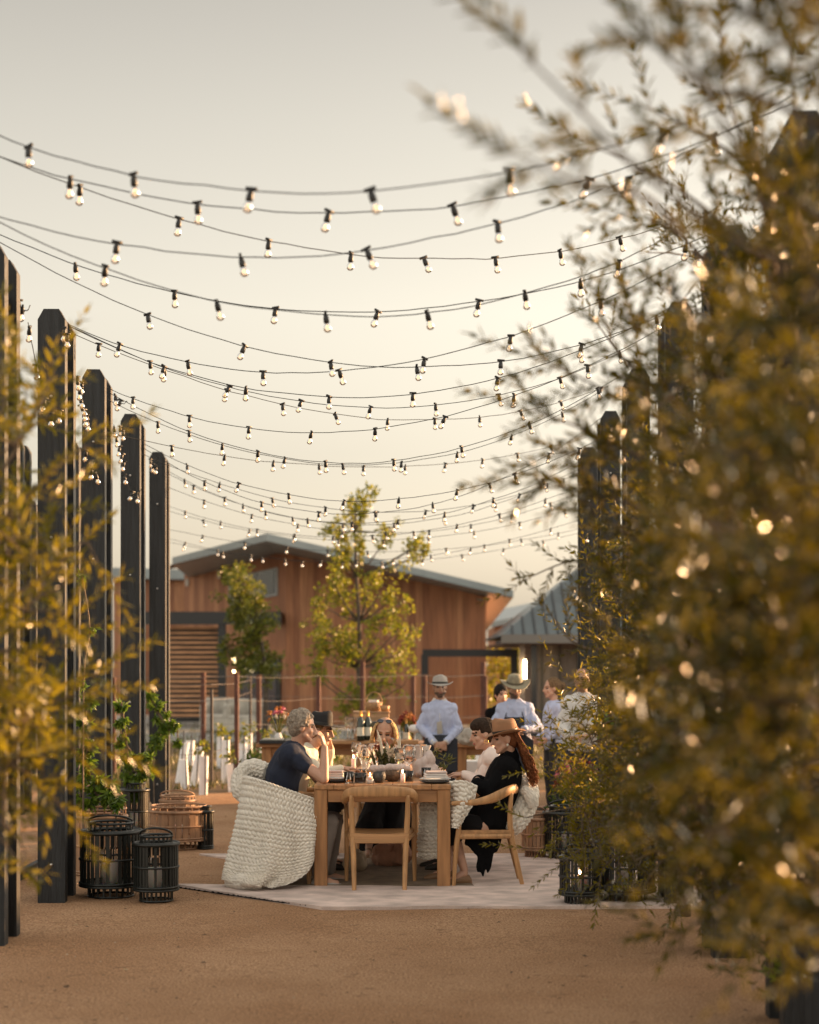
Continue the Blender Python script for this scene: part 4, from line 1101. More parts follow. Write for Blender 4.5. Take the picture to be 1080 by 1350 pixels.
tw=MB(); tw.tube([q(.055,0,1.43),q(.128,-.01,1.32),q(.150,-.012,1.2)],.003,5); tw.build('button_placket',M_grys,r)
# S2 straw hat, bib apron
base,J,q,k,f,l=stand(679,19.2,1.55,V((-.1,-1,0)))
J.update(elL=q(.05,.26,1.13),elR=q(.02,-.24,1.14),wrL=q(.26,.10,1.12),wrR=q(.24,-.06,1.06),handL=(f*.4-l*.9,Z,-1,.5),handR=(f*.3+l*.9+Z*.2,f,1,.6))
J['hf']=V((.15,-1,-.28))
r,hd=person('standing man in wide straw hat with dark bib apron over pale blue shirt',base,J,M_skinB,M_hdark,vox=.009,k=1.05,hs=1.0,beard=True,group=GS)
shirt(r,J,M_blue,g=.018,k=1.06,cuff=M_blue,collar=M_blue,wr=.016,seed=12.); trousers(r,J,M_trd,k=1.0); shoes(r,J,M_shoe)
hat(r,hd,mat('pale straw',(.26,.23,.16),.8,.2,30),mat('straw band',(.12,.10,.07),.6),cr=.09,chh=.10,brim=.080,pinch=.3,curl=.04,lift=.038,droop=.02)
ap=MB(); ap.prism([q(.150,-.11,1.27),q(.150,.11,1.27),q(.175,.12,1.05),q(.175,.21,.98),q(.17,.20,.52),q(.17,-.20,.52),q(.175,-.21,.98),q(.175,-.12,1.05)],f*.006)
ap.tube([q(.150,-.10,1.27),q(.06,-.05,1.46)],.006,5); ap.tube([q(.150,.10,1.27),q(.06,.05,1.46)],.006,5); ap.build('apron',M_apron,r)
# S3 woman
base,J,q,k,f,l=stand(731,19.9,1.52,V((-1,-.25,0)))
J.update(elL=q(-.02,.20,1.12),elR=q(.0,-.20,1.12),wrL=q(.14,.16,.98),wrR=q(.16,-.10,.98),handL=(f*.8-Z*.5,l,1,.4),handR=(f*.8-Z*.5,-l,-1,.4))
r,hd=person('standing woman with tied light brown hair and light blue shirt, looking left',base,J,M_skinA,M_hlight,vox=.009,k=.90,hs=.97,group=GS)
shirt(r,J,M_blue,g=.016,k=.93,wr=.015,seed=14.); trousers(r,J,M_trd,k=.92); shoes(r,J,M_shoe,.9)
c,f_,l_,u,s=hd
hair_cap(r,hd,M_hlight,vol=.006,extra=lambda mb:(mb.ell(c-f_*.125+u*.03,(.045,.045,.045)),mb.cap(c-f_*.08,c-f_*.12+u*.03,.04,.03)))
# S4 man at right
base,J,q,k,f,l=stand(768,18.4,1.64,V((-.35,-1,0)))
J.update(elL=q(.02,.26,1.12),elR=q(.04,-.24,1.12),wrL=q(.22,.10,1.02),wrR=q(.24,-.06,1.0),handL=(f*.6-l*.8,Z,-1,.5),handR=(f*.6+l*.8,Z,1,.5))
r,hd=person('standing man with short dark hair in loose pale grey shirt, rightmost of the staff',base,J,M_skinB,M_hdark,vox=.009,k=1.0,hs=.98,group=GS)
shirt(r,J,M_grys,g=.034,k=1.08,wr=.019,collar=M_grys,seed=17.); trousers(r,J,M_trd); shoes(r,J,M_shoe)
hair_cap(r,hd,M_hdark,vol=.0)
# S5 half hidden
base,J,q,k,f,l=stand(660,21.0,1.42,V((.3,-1,0)))
J.update(elL=q(-.02,.22,1.12),elR=q(.0,-.22,1.12),wrL=q(.10,.18,.92),wrR=q(.10,-.18,.92),handL=(f*.4-Z*.9,l,1,.4),handR=(f*.4-Z*.9,-l,-1,.4))
r,hd=person('dark haired person in black, mostly hidden behind the man in the straw hat',base,J,M_skinA,M_hblack,vox=.011,k=.92,hs=.97,group=GS)
shirt(r,J,M_black,g=.02,k=.95,wr=.006); trousers(r,J,M_trd,k=.92); shoes(r,J,M_shoe,.9); hair_cap(r,hd,M_hblack,vol=.012)
# ================================================================ TABLES, CHAIRS, TABLEWARE
def wood(name,c,d=.3,s=2.5,rough=.5,bump=.15,st=(12,12,1)):
    return mat(name,c,rough,d,s,bump,18,stretch=st,detail=6)
M_teak=wood('honey teak',(.36,.175,.070)); M_teaky=wood('honey teak boards',(.40,.20,.085),st=(12,1,12)); M_teakx=wood('honey teak rail',(.34,.165,.066),st=(1,12,12))
M_oak=wood('warm oak',(.44,.235,.100)); M_oakx=wood('warm oak seat',(.42,.225,.10),st=(1,12,12))
tx0,tx1=-.717,.313; ty0,ty1=12.95,15.15; th_=.795
t=thing('dining_table','sturdy honey coloured wooden dining table laid for a meal','table',((tx0+tx1)/2,(ty0+ty1)/2,0))
mb=MB()
for k in range(7):
    w_=(tx1-tx0)/7; mb.bbox((tx0+w_*(k+.5),(ty0+ty1)/2,th_-.0175),(w_-.002,ty1-ty0,.035),.003)
mb.build('tabletop',M_teaky,t)
for x in (tx0+.05,tx1-.055):
    for y in (ty0+.055,ty1-.055): MB().bbox((x,y,(th_-.036)/2+.004),(.098,.098,th_-.044),.005).build('leg',M_teak,t)
for y in (ty0+.03,ty1-.03): MB().bbox(((tx0+tx1)/2,y,th_-.085),(tx1-tx0-.21,.028,.09),.003).build('apron_rail',M_teakx,t)
for x in (tx0+.03,tx1-.03): MB().bbox((x,(ty0+ty1)/2,th_-.085),(.028,ty1-ty0-.22,.09),.003).build('apron_rail',M_teaky,t)
# ---- chair
def chair_proto():
    r=thing('dining_chair','x','chair',(0,0,0))
    path=catmull([(-.262,.26,.655),(-.270,.10,.662),(-.266,-.05,.695),(-.225,-.165,.745),(-.12,-.232,.758),(0,-.25,.762),(.12,-.232,.758),(.225,-.165,.745),(.266,-.05,.695),(.270,.10,.662),(.262,.26,.655)],5)
    mb=MB(); secs=[]
    N=len(path)
    for i,p in enumerate(path):
        d=(path[min(i+1,N-1)]-path[max(i-1,0)]); d.z=0; d.normalize(); n=V((d.y,-d.x,0)); t=abs(i/(N-1)-.5)*2
        hh=.030*(1-t)**.7+.014+ .010*math.exp(-((t-.55)/.12)**2); tt=.013+.008*t+ .010*math.exp(-((t-.5)/.15)**2)
        secs.append((p,n*tt,V((0,0,hh))))
    mb.loft(secs,n=12,pw=2.6); mb.build('top_rail',M_oak,r,smooth=True)
    for s in (-1,1):
        MB().tube(catmull([(s*.185,-.285,0),(s*.190,-.235,.22),(s*.200,-.19,.44),(s*.208,-.185,.60),(s*.208,-.195,.73)],5),[.0155+.006*math.sin(PI*i/20) for i in range(21)],10).build('leg',M_oak,r,smooth=True)
        MB().tube(catmull([(s*.262,.245,0),(s*.258,.225,.3),(s*.256,.205,.46),(s*.264,.20,.65)],5),[.013+.008*math.sin(PI*i/15) for i in range(16)],10).build('leg',M_oak,r,smooth=True)
    mb=MB(); vs=[];n=14
    def seatz(u,v): return .452-.022*(1-u*u)*(1-v*v*.6)
    for kz in (0,1):
        for j in range(n+1):
            for i in range(n+1):
                u=i/n*2-1; v=j/n*2-1; wd=.215+.035*(v+1)/2
                vs.append((u*wd,v*.215-.0,(seatz(u,v) if kz==0 else .425)))
    q=(n+1)**2; fs=[]
    for j in range(n):
        for i in range(n):
            a=j*(n+1)+i; fs.append((a,a+1,a+n+2,a+n+1)); fs.append((q+a,q+a+n+1,q+a+n+2,q+a+1))
    for i in range(n):
        for (a,b_) in ((i,i+1),((n*(n+1)+i+1),(n*(n+1)+i)),((i+1)*(n+1),i*(n+1)),(i*(n+1)+n,(i+1)*(n+1)+n)): fs.append((a,q+a,q+b_,b_))
    mb.add(vs,fs); mb.build('seat',M_oakx,r,smooth=False)
    MB().bbox((0,-.205,.405),(.385,.026,.062),.006).build('seat_rail',M_oakx,r)
    MB().bbox((0,.205,.405),(.46,.026,.055),.006).build('seat_rail',M_oakx,r)
    for s in (-1,1): MB().tube([(s*.205,-.19,.405),(s*.245,.205,.405)],.022,8).build('seat_rail',M_oak,r)
    return r
CG='curved oak armchairs round the dining table'
ch=chair_proto(); ch['group']=CG; ch.location=(-.222,12.99,0); ch['label']='empty oak armchair at the near end of the table, its back to the viewer'
def chair(x,y,rz,lab):
    c=copy_tree(ch); c.location=(x,y,0); c.rotation_euler=(0,0,rz); c['label']=lab; return c
chair(.575,13.24,PI/2,'oak armchair under the woman in the black shawl, right front')
chair(.60,14.10,PI/2,'oak armchair under the woman in the pink blouse')
chair(X(372,13.28)-.02,13.30,-PI/2,'oak armchair under the navy shirted man, covered by the white knit blanket')
chair(-.98,14.10,-PI/2,'oak armchair under the guest in the black hat')
chair(-.20,15.75,PI,'oak armchair under the blonde woman at the far end of the table')

# ---- chunky knit blankets
M_knit=mat('cream chunky wool',(.84,.78,.69),.95,.10,25,.5,220)
def knit_h(U,W,pu=.043,pv=.032):
    row=math.floor(W/pv); fv=W/pv-row-.5
    sg=1 if row%2 else -1
    a=U/pu+.5*(row%2)+fv*.55*sg; fu=a-math.floor(a)-.5
    d=1-(fu/.52)**2-(fv/.60)**2
    return math.sqrt(max(d,0))
def surf_grid(ctrl,nu,nv):
    rows=[catmull(r,max(1,nu//(len(r)-1))) for r in ctrl]
    cols=len(rows[0]); out=[]
    colsp=[catmull([rows[j][i] for j in range(len(rows))],max(1,nv//(len(rows)-1))) for i in range(cols)]
    nr=len(colsp[0]); return [[colsp[i][j] for i in range(cols)] for j in range(nr)]
def knit_sheet(mb,ctrl,amp=.025,res=.0052,thick=.02,flip=-1,edge=True):
    L=max(sum((V(r[i+1])-V(r[i])).length for i in range(len(r)-1)) for r in ctrl)
    Hh=max(sum((V(ctrl[j+1][i])-V(ctrl[j][i])).length for j in range(len(ctrl)-1)) for i in range(len(ctrl[0])))
    g=surf_grid(ctrl,int(L/res),int(Hh/res)); nr,nc=len(g),len(g[0])
    nrm=[[None]*nc for _ in range(nr)]
    for j in range(nr):
        for i in range(nc):
            a=g[j][min(i+1,nc-1)]-g[j][max(i-1,0)]; b=g[min(j+1,nr-1)][i]-g[max(j-1,0)][i]
            n=a.cross(b); n=n.normalized() if n.length>1e-9 else V((0,-1,0)); nrm[j][i]=n*flip
    # metric coordinates
    vs=[]
    Us=[[0]*nc for _ in range(nr)]
    for j in range(nr):
        U=0
        for i in range(nc):
            if i: U+=(g[j][i]-g[j][i-1]).length
            Us[j][i]=U
    Wc=0
    for j in range(nr):
        if j: Wc+=Hh/(nr-1)
        for i in range(nc):
            U=i/(nc-1)*L
            h=knit_h(U,Wc); fo=.022*math.sin(U*15+Wc*2.5+1)*min(1,Wc*2.2)*min(1,Hh*1.6)+.012*math.sin(U*29-Wc*4)*min(1,Wc*2); vs.append(g[j][i]+nrm[j][i]*(h*amp+fo))
    back=[g[j][i]-nrm[j][i]*thick for j in range(nr) for i in range(nc)]
    q=nr*nc; fs=[]
    for j in range(nr-1):
        for i in range(nc-1):
            a=j*nc+i; fs.append((a,a+1,a+nc+1,a+nc)); fs.append((q+a,q+a+nc,q+a+nc+1,q+a+1))
    for i in range(nc-1):
        fs.append((i,q+i,q+i+1,i+1)); a=(nr-1)*nc+i; fs.append((a,a+1,q+a+1,q+a))
    for j in range(nr-1):
        a=j*nc; fs.append((a,a+nc,q+a+nc,q+a)); a=j*nc+nc-1; fs.append((a,q+a,q+a+nc,a+nc))
    mb.add(vs+back,fs)
def knit_roll(mb,path,rad,amp=.024,seg=.0065):
    pts=catmull(path,max(2,int(sum((V(path[i+1])-V(path[i])).length for i in range(len(path)-1))/seg/(len(path)-1))))
    n=len(pts); rr=catmull([V((r,0,0)) for r in rad],max(2,(n-1)//(len(rad)-1))); 
    vs=[]; m_=64; up=None; S_=0
    for i,p in enumerate(pts):
        d=(pts[min(i+1,n-1)]-pts[max(i-1,0)]).normalized()
        if up is None: s_,up=basis(d)
        up=(up-d*up.dot(d)).normalized(); s_=d.cross(up)
        if i: S_+=(pts[i]-pts[i-1]).length
        r=rr[min(int(i/(n-1)*(len(rr)-1)),len(rr)-1)].x
        r*=(1+.12*noise.noise(p*9))
        for k in range(m_):
            a=2*PI*k/m_; U=a*.085; h=knit_h(S_,U*1.0,pu=.036,pv=.0372)
            R_=r+h*amp*min(1,r/.04); vs.append(p+s_*math.cos(a)*R_+up*math.sin(a)*R_)
    fs=[(i*m_+k,i*m_+(k+1)%m_,(i+1)*m_+(k+1)%m_,(i+1)*m_+k) for i in range(n-1) for k in range(m_)]
    fs.append(tuple(range(m_))[::-1]); fs.append(tuple((n-1)*m_+k for k in range(m_)))
    mb.add(vs,fs)
mb=MB()
ctl=[[P(333,1034,13.60),P(324,1023,13.25),P(348,1029,12.98),P(383,1042,12.96),P(415,1053,13.02)],
     [P(330,1070,13.62),P(317,1072,13.18),P(345,1076,12.90),P(384,1085,12.86),P(415,1090,12.96)],
     [P(324,1108,13.60),P(311,1112,13.10),P(342,1118,12.84),P(382,1123,12.80),P(414,1118,12.92)],
     [P(315,1140,13.52),P(303,1147,13.00),P(333,1152,12.74),P(374,1153,12.76),P(411,1140,12.88)],
     [P(312,1155,13.42),P(299,1162,12.92),P(326,1168,12.66),P(350,1169,12.72),P(378,1164,12.80)]]
knit_sheet(mb,ctl)
knit_roll(mb,[P(352,1018,13.42),P(334,1014,13.46),P(320,1025,13.44),P(318,1042,13.36),P(330,1052,13.30)],[.05,.062,.066,.055,.04])
knit_roll(mb,[P(303,1163,12.95),P(322,1163,12.78),P(346,1165,12.76)],[.04,.055,.03],amp=.012)
tag(mb.build('knit_blanket',M_knit,smooth=True),'cream chunky knit blanket draped over the left front chair down to the rug','blanket')
mb=MB()
knit_roll(mb,[P(686,1026,13.50),P(693,1040,13.40),P(690,1062,13.28),P(680,1082,13.20),P(672,1096,13.18)],[.045,.075,.085,.075,.04])
knit_roll(mb,[P(690,1040,13.2),P(700,1050,13.15),P(704,1064,13.15)],[.03,.04,.03],amp=.012)
knit_roll(mb,[P(668,1040,13.5),P(676,1060,13.42),P(668,1090,13.35)],[.05,.08,.05])
ctl=[[P(594,1030,13.10),P(612,1029,13.02),P(630,1036,13.0)],[P(594,1052,13.08),P(612,1050,12.98),P(624,1060,12.98)],[P(594,1072,13.06),P(606,1072,12.96),P(612,1080,12.97)],[P(594,1090,13.06),P(602,1092,12.97),P(606,1092,12.98)]]
knit_sheet(mb,ctl)
ctl=[[P(556,1058,13.45),P(568,1056,13.35),P(590,1056,13.30)],[P(556,1085,13.42),P(568,1085,13.30),P(588,1085,13.25)],[P(553,1110,13.42),P(566,1112,13.28),P(584,1112,13.24)],[P(555,1130,13.42),P(565,1133,13.30),P(578,1132,13.26)]]
knit_sheet(mb,ctl)
tag(mb.build('knit_blanket',M_knit,smooth=True),'cream chunky knit blanket bunched behind the woman in the black shawl','blanket')

# ---- rugs
M_rug=mat('faded rug',(.62,.50,.45),.95,.26,5.0,.8,90,detail=10,stretch=(1,1.3,1),vcol=.5); M_brown=mat('thin layer',(.20,.145,.095),.95,.25,8,.8,120)
def rug(name,lab,poly,z,m,wav=.006,fringe=False):
    mb=MB(); c=sum((V((x,y,0)) for x,y in poly),V((0,0,0)))/4; a,b_,c_,d=[V((x,y,0)) for x,y in poly]
    n=60; vs=[]
    for kz in (0,1):
        for j in range(n+1):
            for i in range(n+1):
                u,v=i/n,j/n; p=a.lerp(b_,u).lerp(d.lerp(c_,u),v)
                if j in (0,n) : p.y+=.012*noise.noise(p*4)
                if i in (0,n) : p.x+=.012*noise.noise(p*4)
                e=min(u,1-u,v,1-v)
                vs.append((p.x,p.y,z+.006+wav*(noise.noise(V((p.x*2.5,p.y*2.5,1)))) if kz==0 else z-.02))
    q=(n+1)**2; fs=[]
    for j in range(n):
        for i in range(n): a_=j*(n+1)+i; fs.append((a_,a_+1,a_+n+2,a_+n+1))
    for i in range(n):
        for (a_,e_) in ((i,i+1),((n*(n+1)+i+1),(n*(n+1)+i)),((i+1)*(n+1),i*(n+1)),(i*(n+1)+n,(i+1)*(n+1)+n)): fs.append((a_,q+a_,q+e_,e_))
    mb.add(vs,fs); o=mb.build(name,m,smooth=False)
    return tag(o,lab,'rug')
def gp(px,py): p=G(px,py); return (p.x,p.y)
rug('rug','pale faded front rug under the near table legs',[gp(425,1202),gp(960,1201),gp(905,1173),gp(228,1171.5)],.030,M_rug)
rug('rug','pale pink faded back rug under the far half of the table',[gp(560,1174),gp(900,1172),gp(830,1130),gp(262,1130)],.026,M_rug)
rug('brown_layer','brown thin layer under the table, between the pale rugs',[gp(330,1174),gp(625,1174),gp(560,1136),gp(300,1140)],.034,M_brown,.003)  # thin brown layer laid between the two pale rugs
b0_=MB()
pts=catmull([G(236,1173.5)+V((0,0,.03)),G(300,1183)+V((0,0,.03)),G(360,1192)+V((0,0,.032)),G(428,1201.5)+V((0,0,.034))],30)
b0_.tube([p+V((0,-.006,-.010)) for p in pts],.004,5)
for i in range(0,len(pts),3): b0_.ell(pts[i]+V((rnd(-.01,.01),-.006,-.008)),(rnd(.006,.014),.008,.006),n=6,m=5)
tag(b0_.build('rug_edging',M_black),'dark stitched edging along the left front border of the front rug','rug edging')

# ---- lanterns and baskets
M_lblk=mat('black cane',(.008,.010,.009),.4); M_lwood=wood('cane slats',(.31,.175,.098),st=(8,8,2)); M_candle=mat('ivory candle',(.80,.72,.66),.6)
M_candle.node_tree.nodes['Principled BSDF'].inputs['Subsurface Weight'].default_value=.3
M_cglass=glass_mat('lantern glass',(.96,.97,.96))
M_flame=emit_mat('candle flame',(1,.55,.22),18)
def lantern(px,yb,yt,rpx,m,lab,foot=True,nk=.72,handle='flat',nsl=34,candle=True,lit=False,cat='lantern',group='cane lanterns with candles beside the court'):
    Y=GY(yb)+rpx/F*GY(yb); s=Y/F; base=V((X(px,Y),Y,.012)); R=rpx*s; Hh=(yb-yt)*s
    t=thing('candle_lantern' if candle else 'slat_basket',lab,cat,base,group)
    z0=.085 if foot else .01; ztop=Hh*.88
    sl=MB()
    for k in range(nsl):
        a=2*PI*k/nsl+rnd(-.02,.02)
        if candle and m is M_lblk and abs(((a+PI/2+PI)%(2*PI))-PI)<.42 and k%2: continue
        w_=2*PI*R/nsl*(.66 if m is M_lblk else .84)
        sl.box(base+V((math.cos(a)*R*.985,math.sin(a)*R*.985,(z0+ztop)/2)),(.006,w_,ztop-z0),rz=a)
    sl.build('slats',m,t)
    for z in (z0,z0+.02,(z0+ztop)*.5,ztop):
        pts=[base+V((math.cos(a)*R*1.01,math.sin(a)*R*1.01,z)) for a in [2*PI*i/36 for i in range(37)]]
        MB().tube(pts,.009 if z!=ztop else .014,6,caps=False).build('hoop',m,t,smooth=True)
    mb=MB(); mb.lathe([(.001,z0+.012),(R*.97,z0+.012),(R*.97,z0-.004),(.001,z0-.004)],base,30); mb.build('base_plate',m,t)
    if foot:
        R2=R*.74; mb=MB()
        for k in range(22):
            a=2*PI*k/22; mb.box(base+V((math.cos(a)*R2,math.sin(a)*R2,.043)),(.007,.014,.078),rz=a)
        for z in (.008,.078):
            mb.tube([base+V((math.cos(a)*R2,math.sin(a)*R2,z)) for a in [2*PI*i/30 for i in range(31)]],.008,6,caps=False)
        mb.build('foot_ring',m,t)
    # neck ring, arched handle
    Rn=R*nk; mb=MB()
    for k in range(20):
        a=2*PI*k/20; mb.box(base+V((math.cos(a)*Rn,math.sin(a)*Rn,(ztop+Hh)/2)),(.006,.014,Hh-ztop),rz=a)
    for z in (ztop+.006,Hh): mb.tube([base+V((math.cos(a)*Rn,math.sin(a)*Rn,z)) for a in [2*PI*i/30 for i in range(31)]],.010,6,caps=False)
    mb.lathe([(Rn-.01,ztop+.006),(Rn,ztop+.008),(R,ztop+.004),(R,ztop-.006),(Rn-.01,ztop-.004)],base,30); mb.build('collar',m,t)
    if handle:
        lean=.6 if handle=='flat' else .05
        pts=[]
        for i in range(15):
            a=PI*i/14; pts.append(base+V((math.cos(a)*Rn,-math.sin(a)*Rn*lean*1.0,Hh+.01+math.sin(a)*(.05 if handle=='flat' else Rn*1.0))))
        MB().tube(pts,.008,6).build('handle',m,t,smooth=True)
    if candle:
        cr_=min(.045,R*.28); hc=Hh*.32; cb=base+V((0,-R*.25,z0+.012))
        MB().lathe([(.001,0),(cr_,0),(cr_,hc-.006),(cr_-.006,hc),(.001,hc-.012)],cb,20).build('candle',M_candle,t,smooth=True)
        MB().tube([cb+V((0,0,hc-.014)),cb+V((.002,0,hc+.012))],.0015,5).build('wick',M_black,t)
        if lit: MB().ell(cb+V((0,0,hc+.022)),(.006,.006,.016),n=8,m=6).build('flame',M_flame,t,smooth=True)
        if R>.1: MB().lathe([(cr_+.022,0),(cr_+.022,hc*1.5)],cb,24).build('glass_cylinder',M_cglass,t,smooth=True)
    return t
lantern(146,1189,1092,40,M_lblk,'large wide black cane lantern at left with candle, beside the largest post')
lantern(206,1194,1108,29,M_lblk,'smaller black cane lantern standing right of the large one at left')
lantern(178,1112,1036,18,M_lblk,'tall black cane lantern under the vine, behind the others at left',handle='tall')
lantern(133,1158,1072,34,M_lwood,'brown slatted basket lantern with arched handle behind the large black one at left',handle='tall',candle=False,foot=False,nsl=26,nk=.96)
lantern(236,1124,1068,38,M_lwood,'wide brown slatted lantern with candle at the foot of the farthest left post',foot=True,nsl=26,nk=.95,handle=None)
lantern(234,1104,1053,23,M_lwood,'brown slatted lantern with raised thin handle behind the wide brown one',candle=False,foot=False,nsl=22,nk=.96,handle='flat')
lantern(271,1122,1066,10,M_lblk,'narrow black lantern just right of the wide brown one',candle=False,foot=False,nsl=16,handle=None)
lantern(764,1200,1128,26,M_lblk,'black cane lantern with glowing pink candle at the right rug corner',lit=True)
lantern(822,1197,1106,42,M_lblk,'large black cane lantern with grey candle right of the pink lit one')
lantern(744,1138,1068,27,M_lblk,'black cane lantern behind the pink lit one, near the staff')
lantern(706,1136,1076,18,M_lwood,'brown slatted lantern with candle between the shawl chair and black lanterns',nsl=22)
lantern(846,1150,1050,24,M_lblk,'tall black lantern behind the big one at the right post, under olive leaves',handle='tall')
# planter boxes behind posts (dark soil strip and timber edge)
for (x,y,lab,ln) in ((-3.05,15.9,'low dark timber planter edge along the left row',8.6),(2.75,14.0,'low dark timber planter edge along the right row',13.0)):
    mb=MB(); mb.bbox((x,y,.04),(.05,ln,.10),.005); tag(mb.build('planter_edge',M_post),lab,'planter edge')

# ---- service table at the back
st=thing('service_table','long wooden service table behind the diners with bottles and glasses on it','table',(X(500,20.6),20.6,0))
zt=.765
xl,xr=X(340,20.6),X(655,20.6)
MB().bbox(((xl+xr)/2,20.75,zt-.022),(xr-xl,.80,.044),.005).build('tabletop',M_teakx,st)
for px in (352,470,609,648):
    for y in (20.45,21.05): MB().bbox((X(px,20.5),y,.36),(.11,.09,.72),.005).build('leg',M_teak,st)
MB().bbox(((xl+xr)/2,20.45,.68),(xr-xl-.2,.03,.11),.003).build('apron_rail',M_teakx,st)
bx=thing('wooden_board','long wooden serving board raised on the back service table','board',(X(500,20.4),20.4,zt))
MB().bbox((X(492,20.35),20.45,zt+.02),(X(560,20.35)-X(440,20.35),.42,.04),.004).build('board',M_oakx,bx)
ztb=zt+.041
# wine bottles
M_bot=mat('dark green bottle glass',(.012,.02,.012),.08,spec=.8); M_lab=mat('cream label',(.62,.60,.50),.7); M_foil=mat('gold foil',(.5,.25,.06),.35,metal=.8)
def bottle(px,Y,z,lab,k=1.0,group='wine bottles on the service table'):
    b=V((X(px,Y),Y,z)); t=thing('wine_bottle',lab,'bottle',b,group)
    MB().lathe([(.001,0),(.038*k,0),(.040*k,.02*k),(.040*k,.18*k),(.034*k,.21*k),(.016*k,.245*k),(.0145*k,.31*k),(.001,.31*k)],b,18).build('bottle',M_bot,t,smooth=True)
    MB().lathe([(.0412*k,.05*k),(.0412*k,.14*k)],b,18).build('label',M_lab,t,smooth=True)
    MB().lathe([(.016*k,.25*k),(.0165*k,.312*k),(.001,.314*k)],b,12).build('foil',M_foil,t,smooth=True)
bottle(475.5,20.25,ztb,'left of two wine bottles with cream labels on the service table',1.12); bottle(485,20.3,ztb,'right of two wine bottles with cream labels, beside the blonde woman',1.12)
bottle(536,20.6,zt,'dark bottle on the service table behind the blonde hair',.9)
M_wg=glass_mat('thin glass',(.99,.99,.99))
def wineglass(px,Y,z,k,lab,wine=None,group='wine glasses on the dining table',tulip=1.0):
    b=V((X(px,Y),Y,z)); t=thing('wine_glass',lab,'glass',b,group)
    o=[(.034*k,.0005),(.034*k,.003),(.006*k,.006*k),(.004*k,.03*k),(.004*k,.085*k),(.008*k,.095*k),(.028*k*tulip,.115*k),(.040*k*tulip,.145*k),(.041*k*tulip,.165*k),(.034*k,.205*k),(.0325*k,.207*k)]
    i=[(.0315*k,.205*k),(.0385*k*tulip,.165*k),(.0375*k*tulip,.145*k),(.025*k*tulip,.117*k),(.0005,.100*k)]
    MB().lathe(o+i,b,20).build('glass',M_wg,t,smooth=True)
    if wine: MB().lathe([(.0005,.102*k),(.0242*k*tulip,.119*k),(.034*k*tulip,.138*k),(.0005,.138*k)],b,16).build('wine',wine,t,smooth=True)
for i,px in enumerate((462,467.5,474)):
    wineglass(px if i<2 else 458.5,20.3+.12*i,ztb,1.28,['left slim glass on the service table by the bottles','slim glass on the service table nearest the bottles','slim glass at the left end of the service table group'][i],None,'slim glasses on the service table',.75)
# crates and basket
M_crate=wood('pale crate',(.42,.24,.12),st=(2,12,12))
cr=thing('wooden_crate','pale wooden crate standing on the service table behind the bottles','crate',(X(490,20.8),20.8,zt))
for k in range(4): MB().bbox((X(490,20.8),20.62,zt+.05+k*.085),(.42,.02,.075),.003).build('slat',M_crate,cr); 
for s in (-1,1): MB().bbox((X(490,20.8)+s*.20,20.82,zt+.175),(.02,.38,.35),.003).build('side',M_crate,cr)
MB().bbox((X(490,20.8),20.82,zt+.36),(.44,.42,.02),.003).build('lid',M_crate,cr)
bk=thing('wicker_basket','small round wicker basket with arched handle on top of the crate','basket',(X(493,20.8),20.8,zt+.37))
M_wick=mat('wicker',(.38,.22,.10),.7,.35,60,.8,90)
c=V((X(493,20.8),20.8,zt+.371)); MB().lathe([(.001,.004),(.085,.004),(.105,.11),(.098,.11),(.08,.012),(.001,.012)],c,24).build('bowl',M_wick,bk,smooth=True)
MB().tube([c+V((math.cos(a)*.10,0,.10+math.sin(a)*.13)) for a in [PI*i/16 for i in range(17)]],.008,6).build('handle',M_wick,bk,smooth=True)
for k in range(7): MB().box(c+V((rnd(-.05,.05),rnd(-.04,.04),.12)),(.04,.03,.03),rnd(0,3)).build('bread',M_candle,bk)
c=V((X(508,20.9),20.7,zt+.371)); tt=thing('wooden_bowl','small pale wooden bowl beside the basket on the crate','bowl',c)
MB().lathe([(.001,0),(.045,0),(.06,.07),(.054,.07),(.04,.01),(.001,.01)],c,18).build('bowl',M_oak,tt,smooth=True)
# ice bucket, flowers, cake stand, napkins
bu=thing('ice_bucket','blue grey metal bucket behind the blonde woman\'s hair','bucket',(X(492,20.45),20.5,ztb))
MB().lathe([(.001,0),(.085,0),(.11,.21),(.116,.215),(.104,.21),(.08,.01),(.001,.01)],V((X(493,20.5),20.5,ztb)),24).build('bucket',mat('blue grey enamel',(.10,.14,.17),.35,metal=.4),bu,smooth=True)
def bouquet(name,lab,base,h,r,cols,n,pot=None,Lf=.07,leafm=None,nleaf=60,cat='flowers'):
    t=thing(name,lab,cat,base); st_=MB(); lf=MB()
    fl={}
    for k in range(n):
        d=V((rnd(-1,1),rnd(-1,1),rnd(.5,1.5))).normalized(); tip=base+V((0,0,h*.35))+V((d.x*r,d.y*r,d.z*h*.6))
        st_.tube([base+V((0,0,h*.2)),tip],.004,5)
        m_=cols[k%len(cols)]; fl.setdefault(m_.name,(m_,MB()))[1].ell(tip,(rnd(.5,1)*.022,)*2+(rnd(.5,1)*.028,),n=7,m=5)
        leaf_cluster(fl[m_.name][1],tip,.03,10,.035,.02)
    leaf_cluster(lf,base+V((0,0,h*.5)),r*.9,nleaf,Lf,Lf*.35)
    st_.build('stem',M_vineleaf,t); lf.build('leaves',leafm or M_weedg,t)
    for m_,b in fl.values(): b.build('flower_heads',m_,t,smooth=False)
    if pot:
        MB().lathe([(.001,0),(pot[0]*.7,0),(pot[0],pot[1]*.5),(pot[0]*.6,pot[1]),(pot[0]*.5,pot[1]),(pot[0]*.8,pot[1]*.5),(.001,.01)],base,20).build('vase',pot[2],t,smooth=True)
    return t
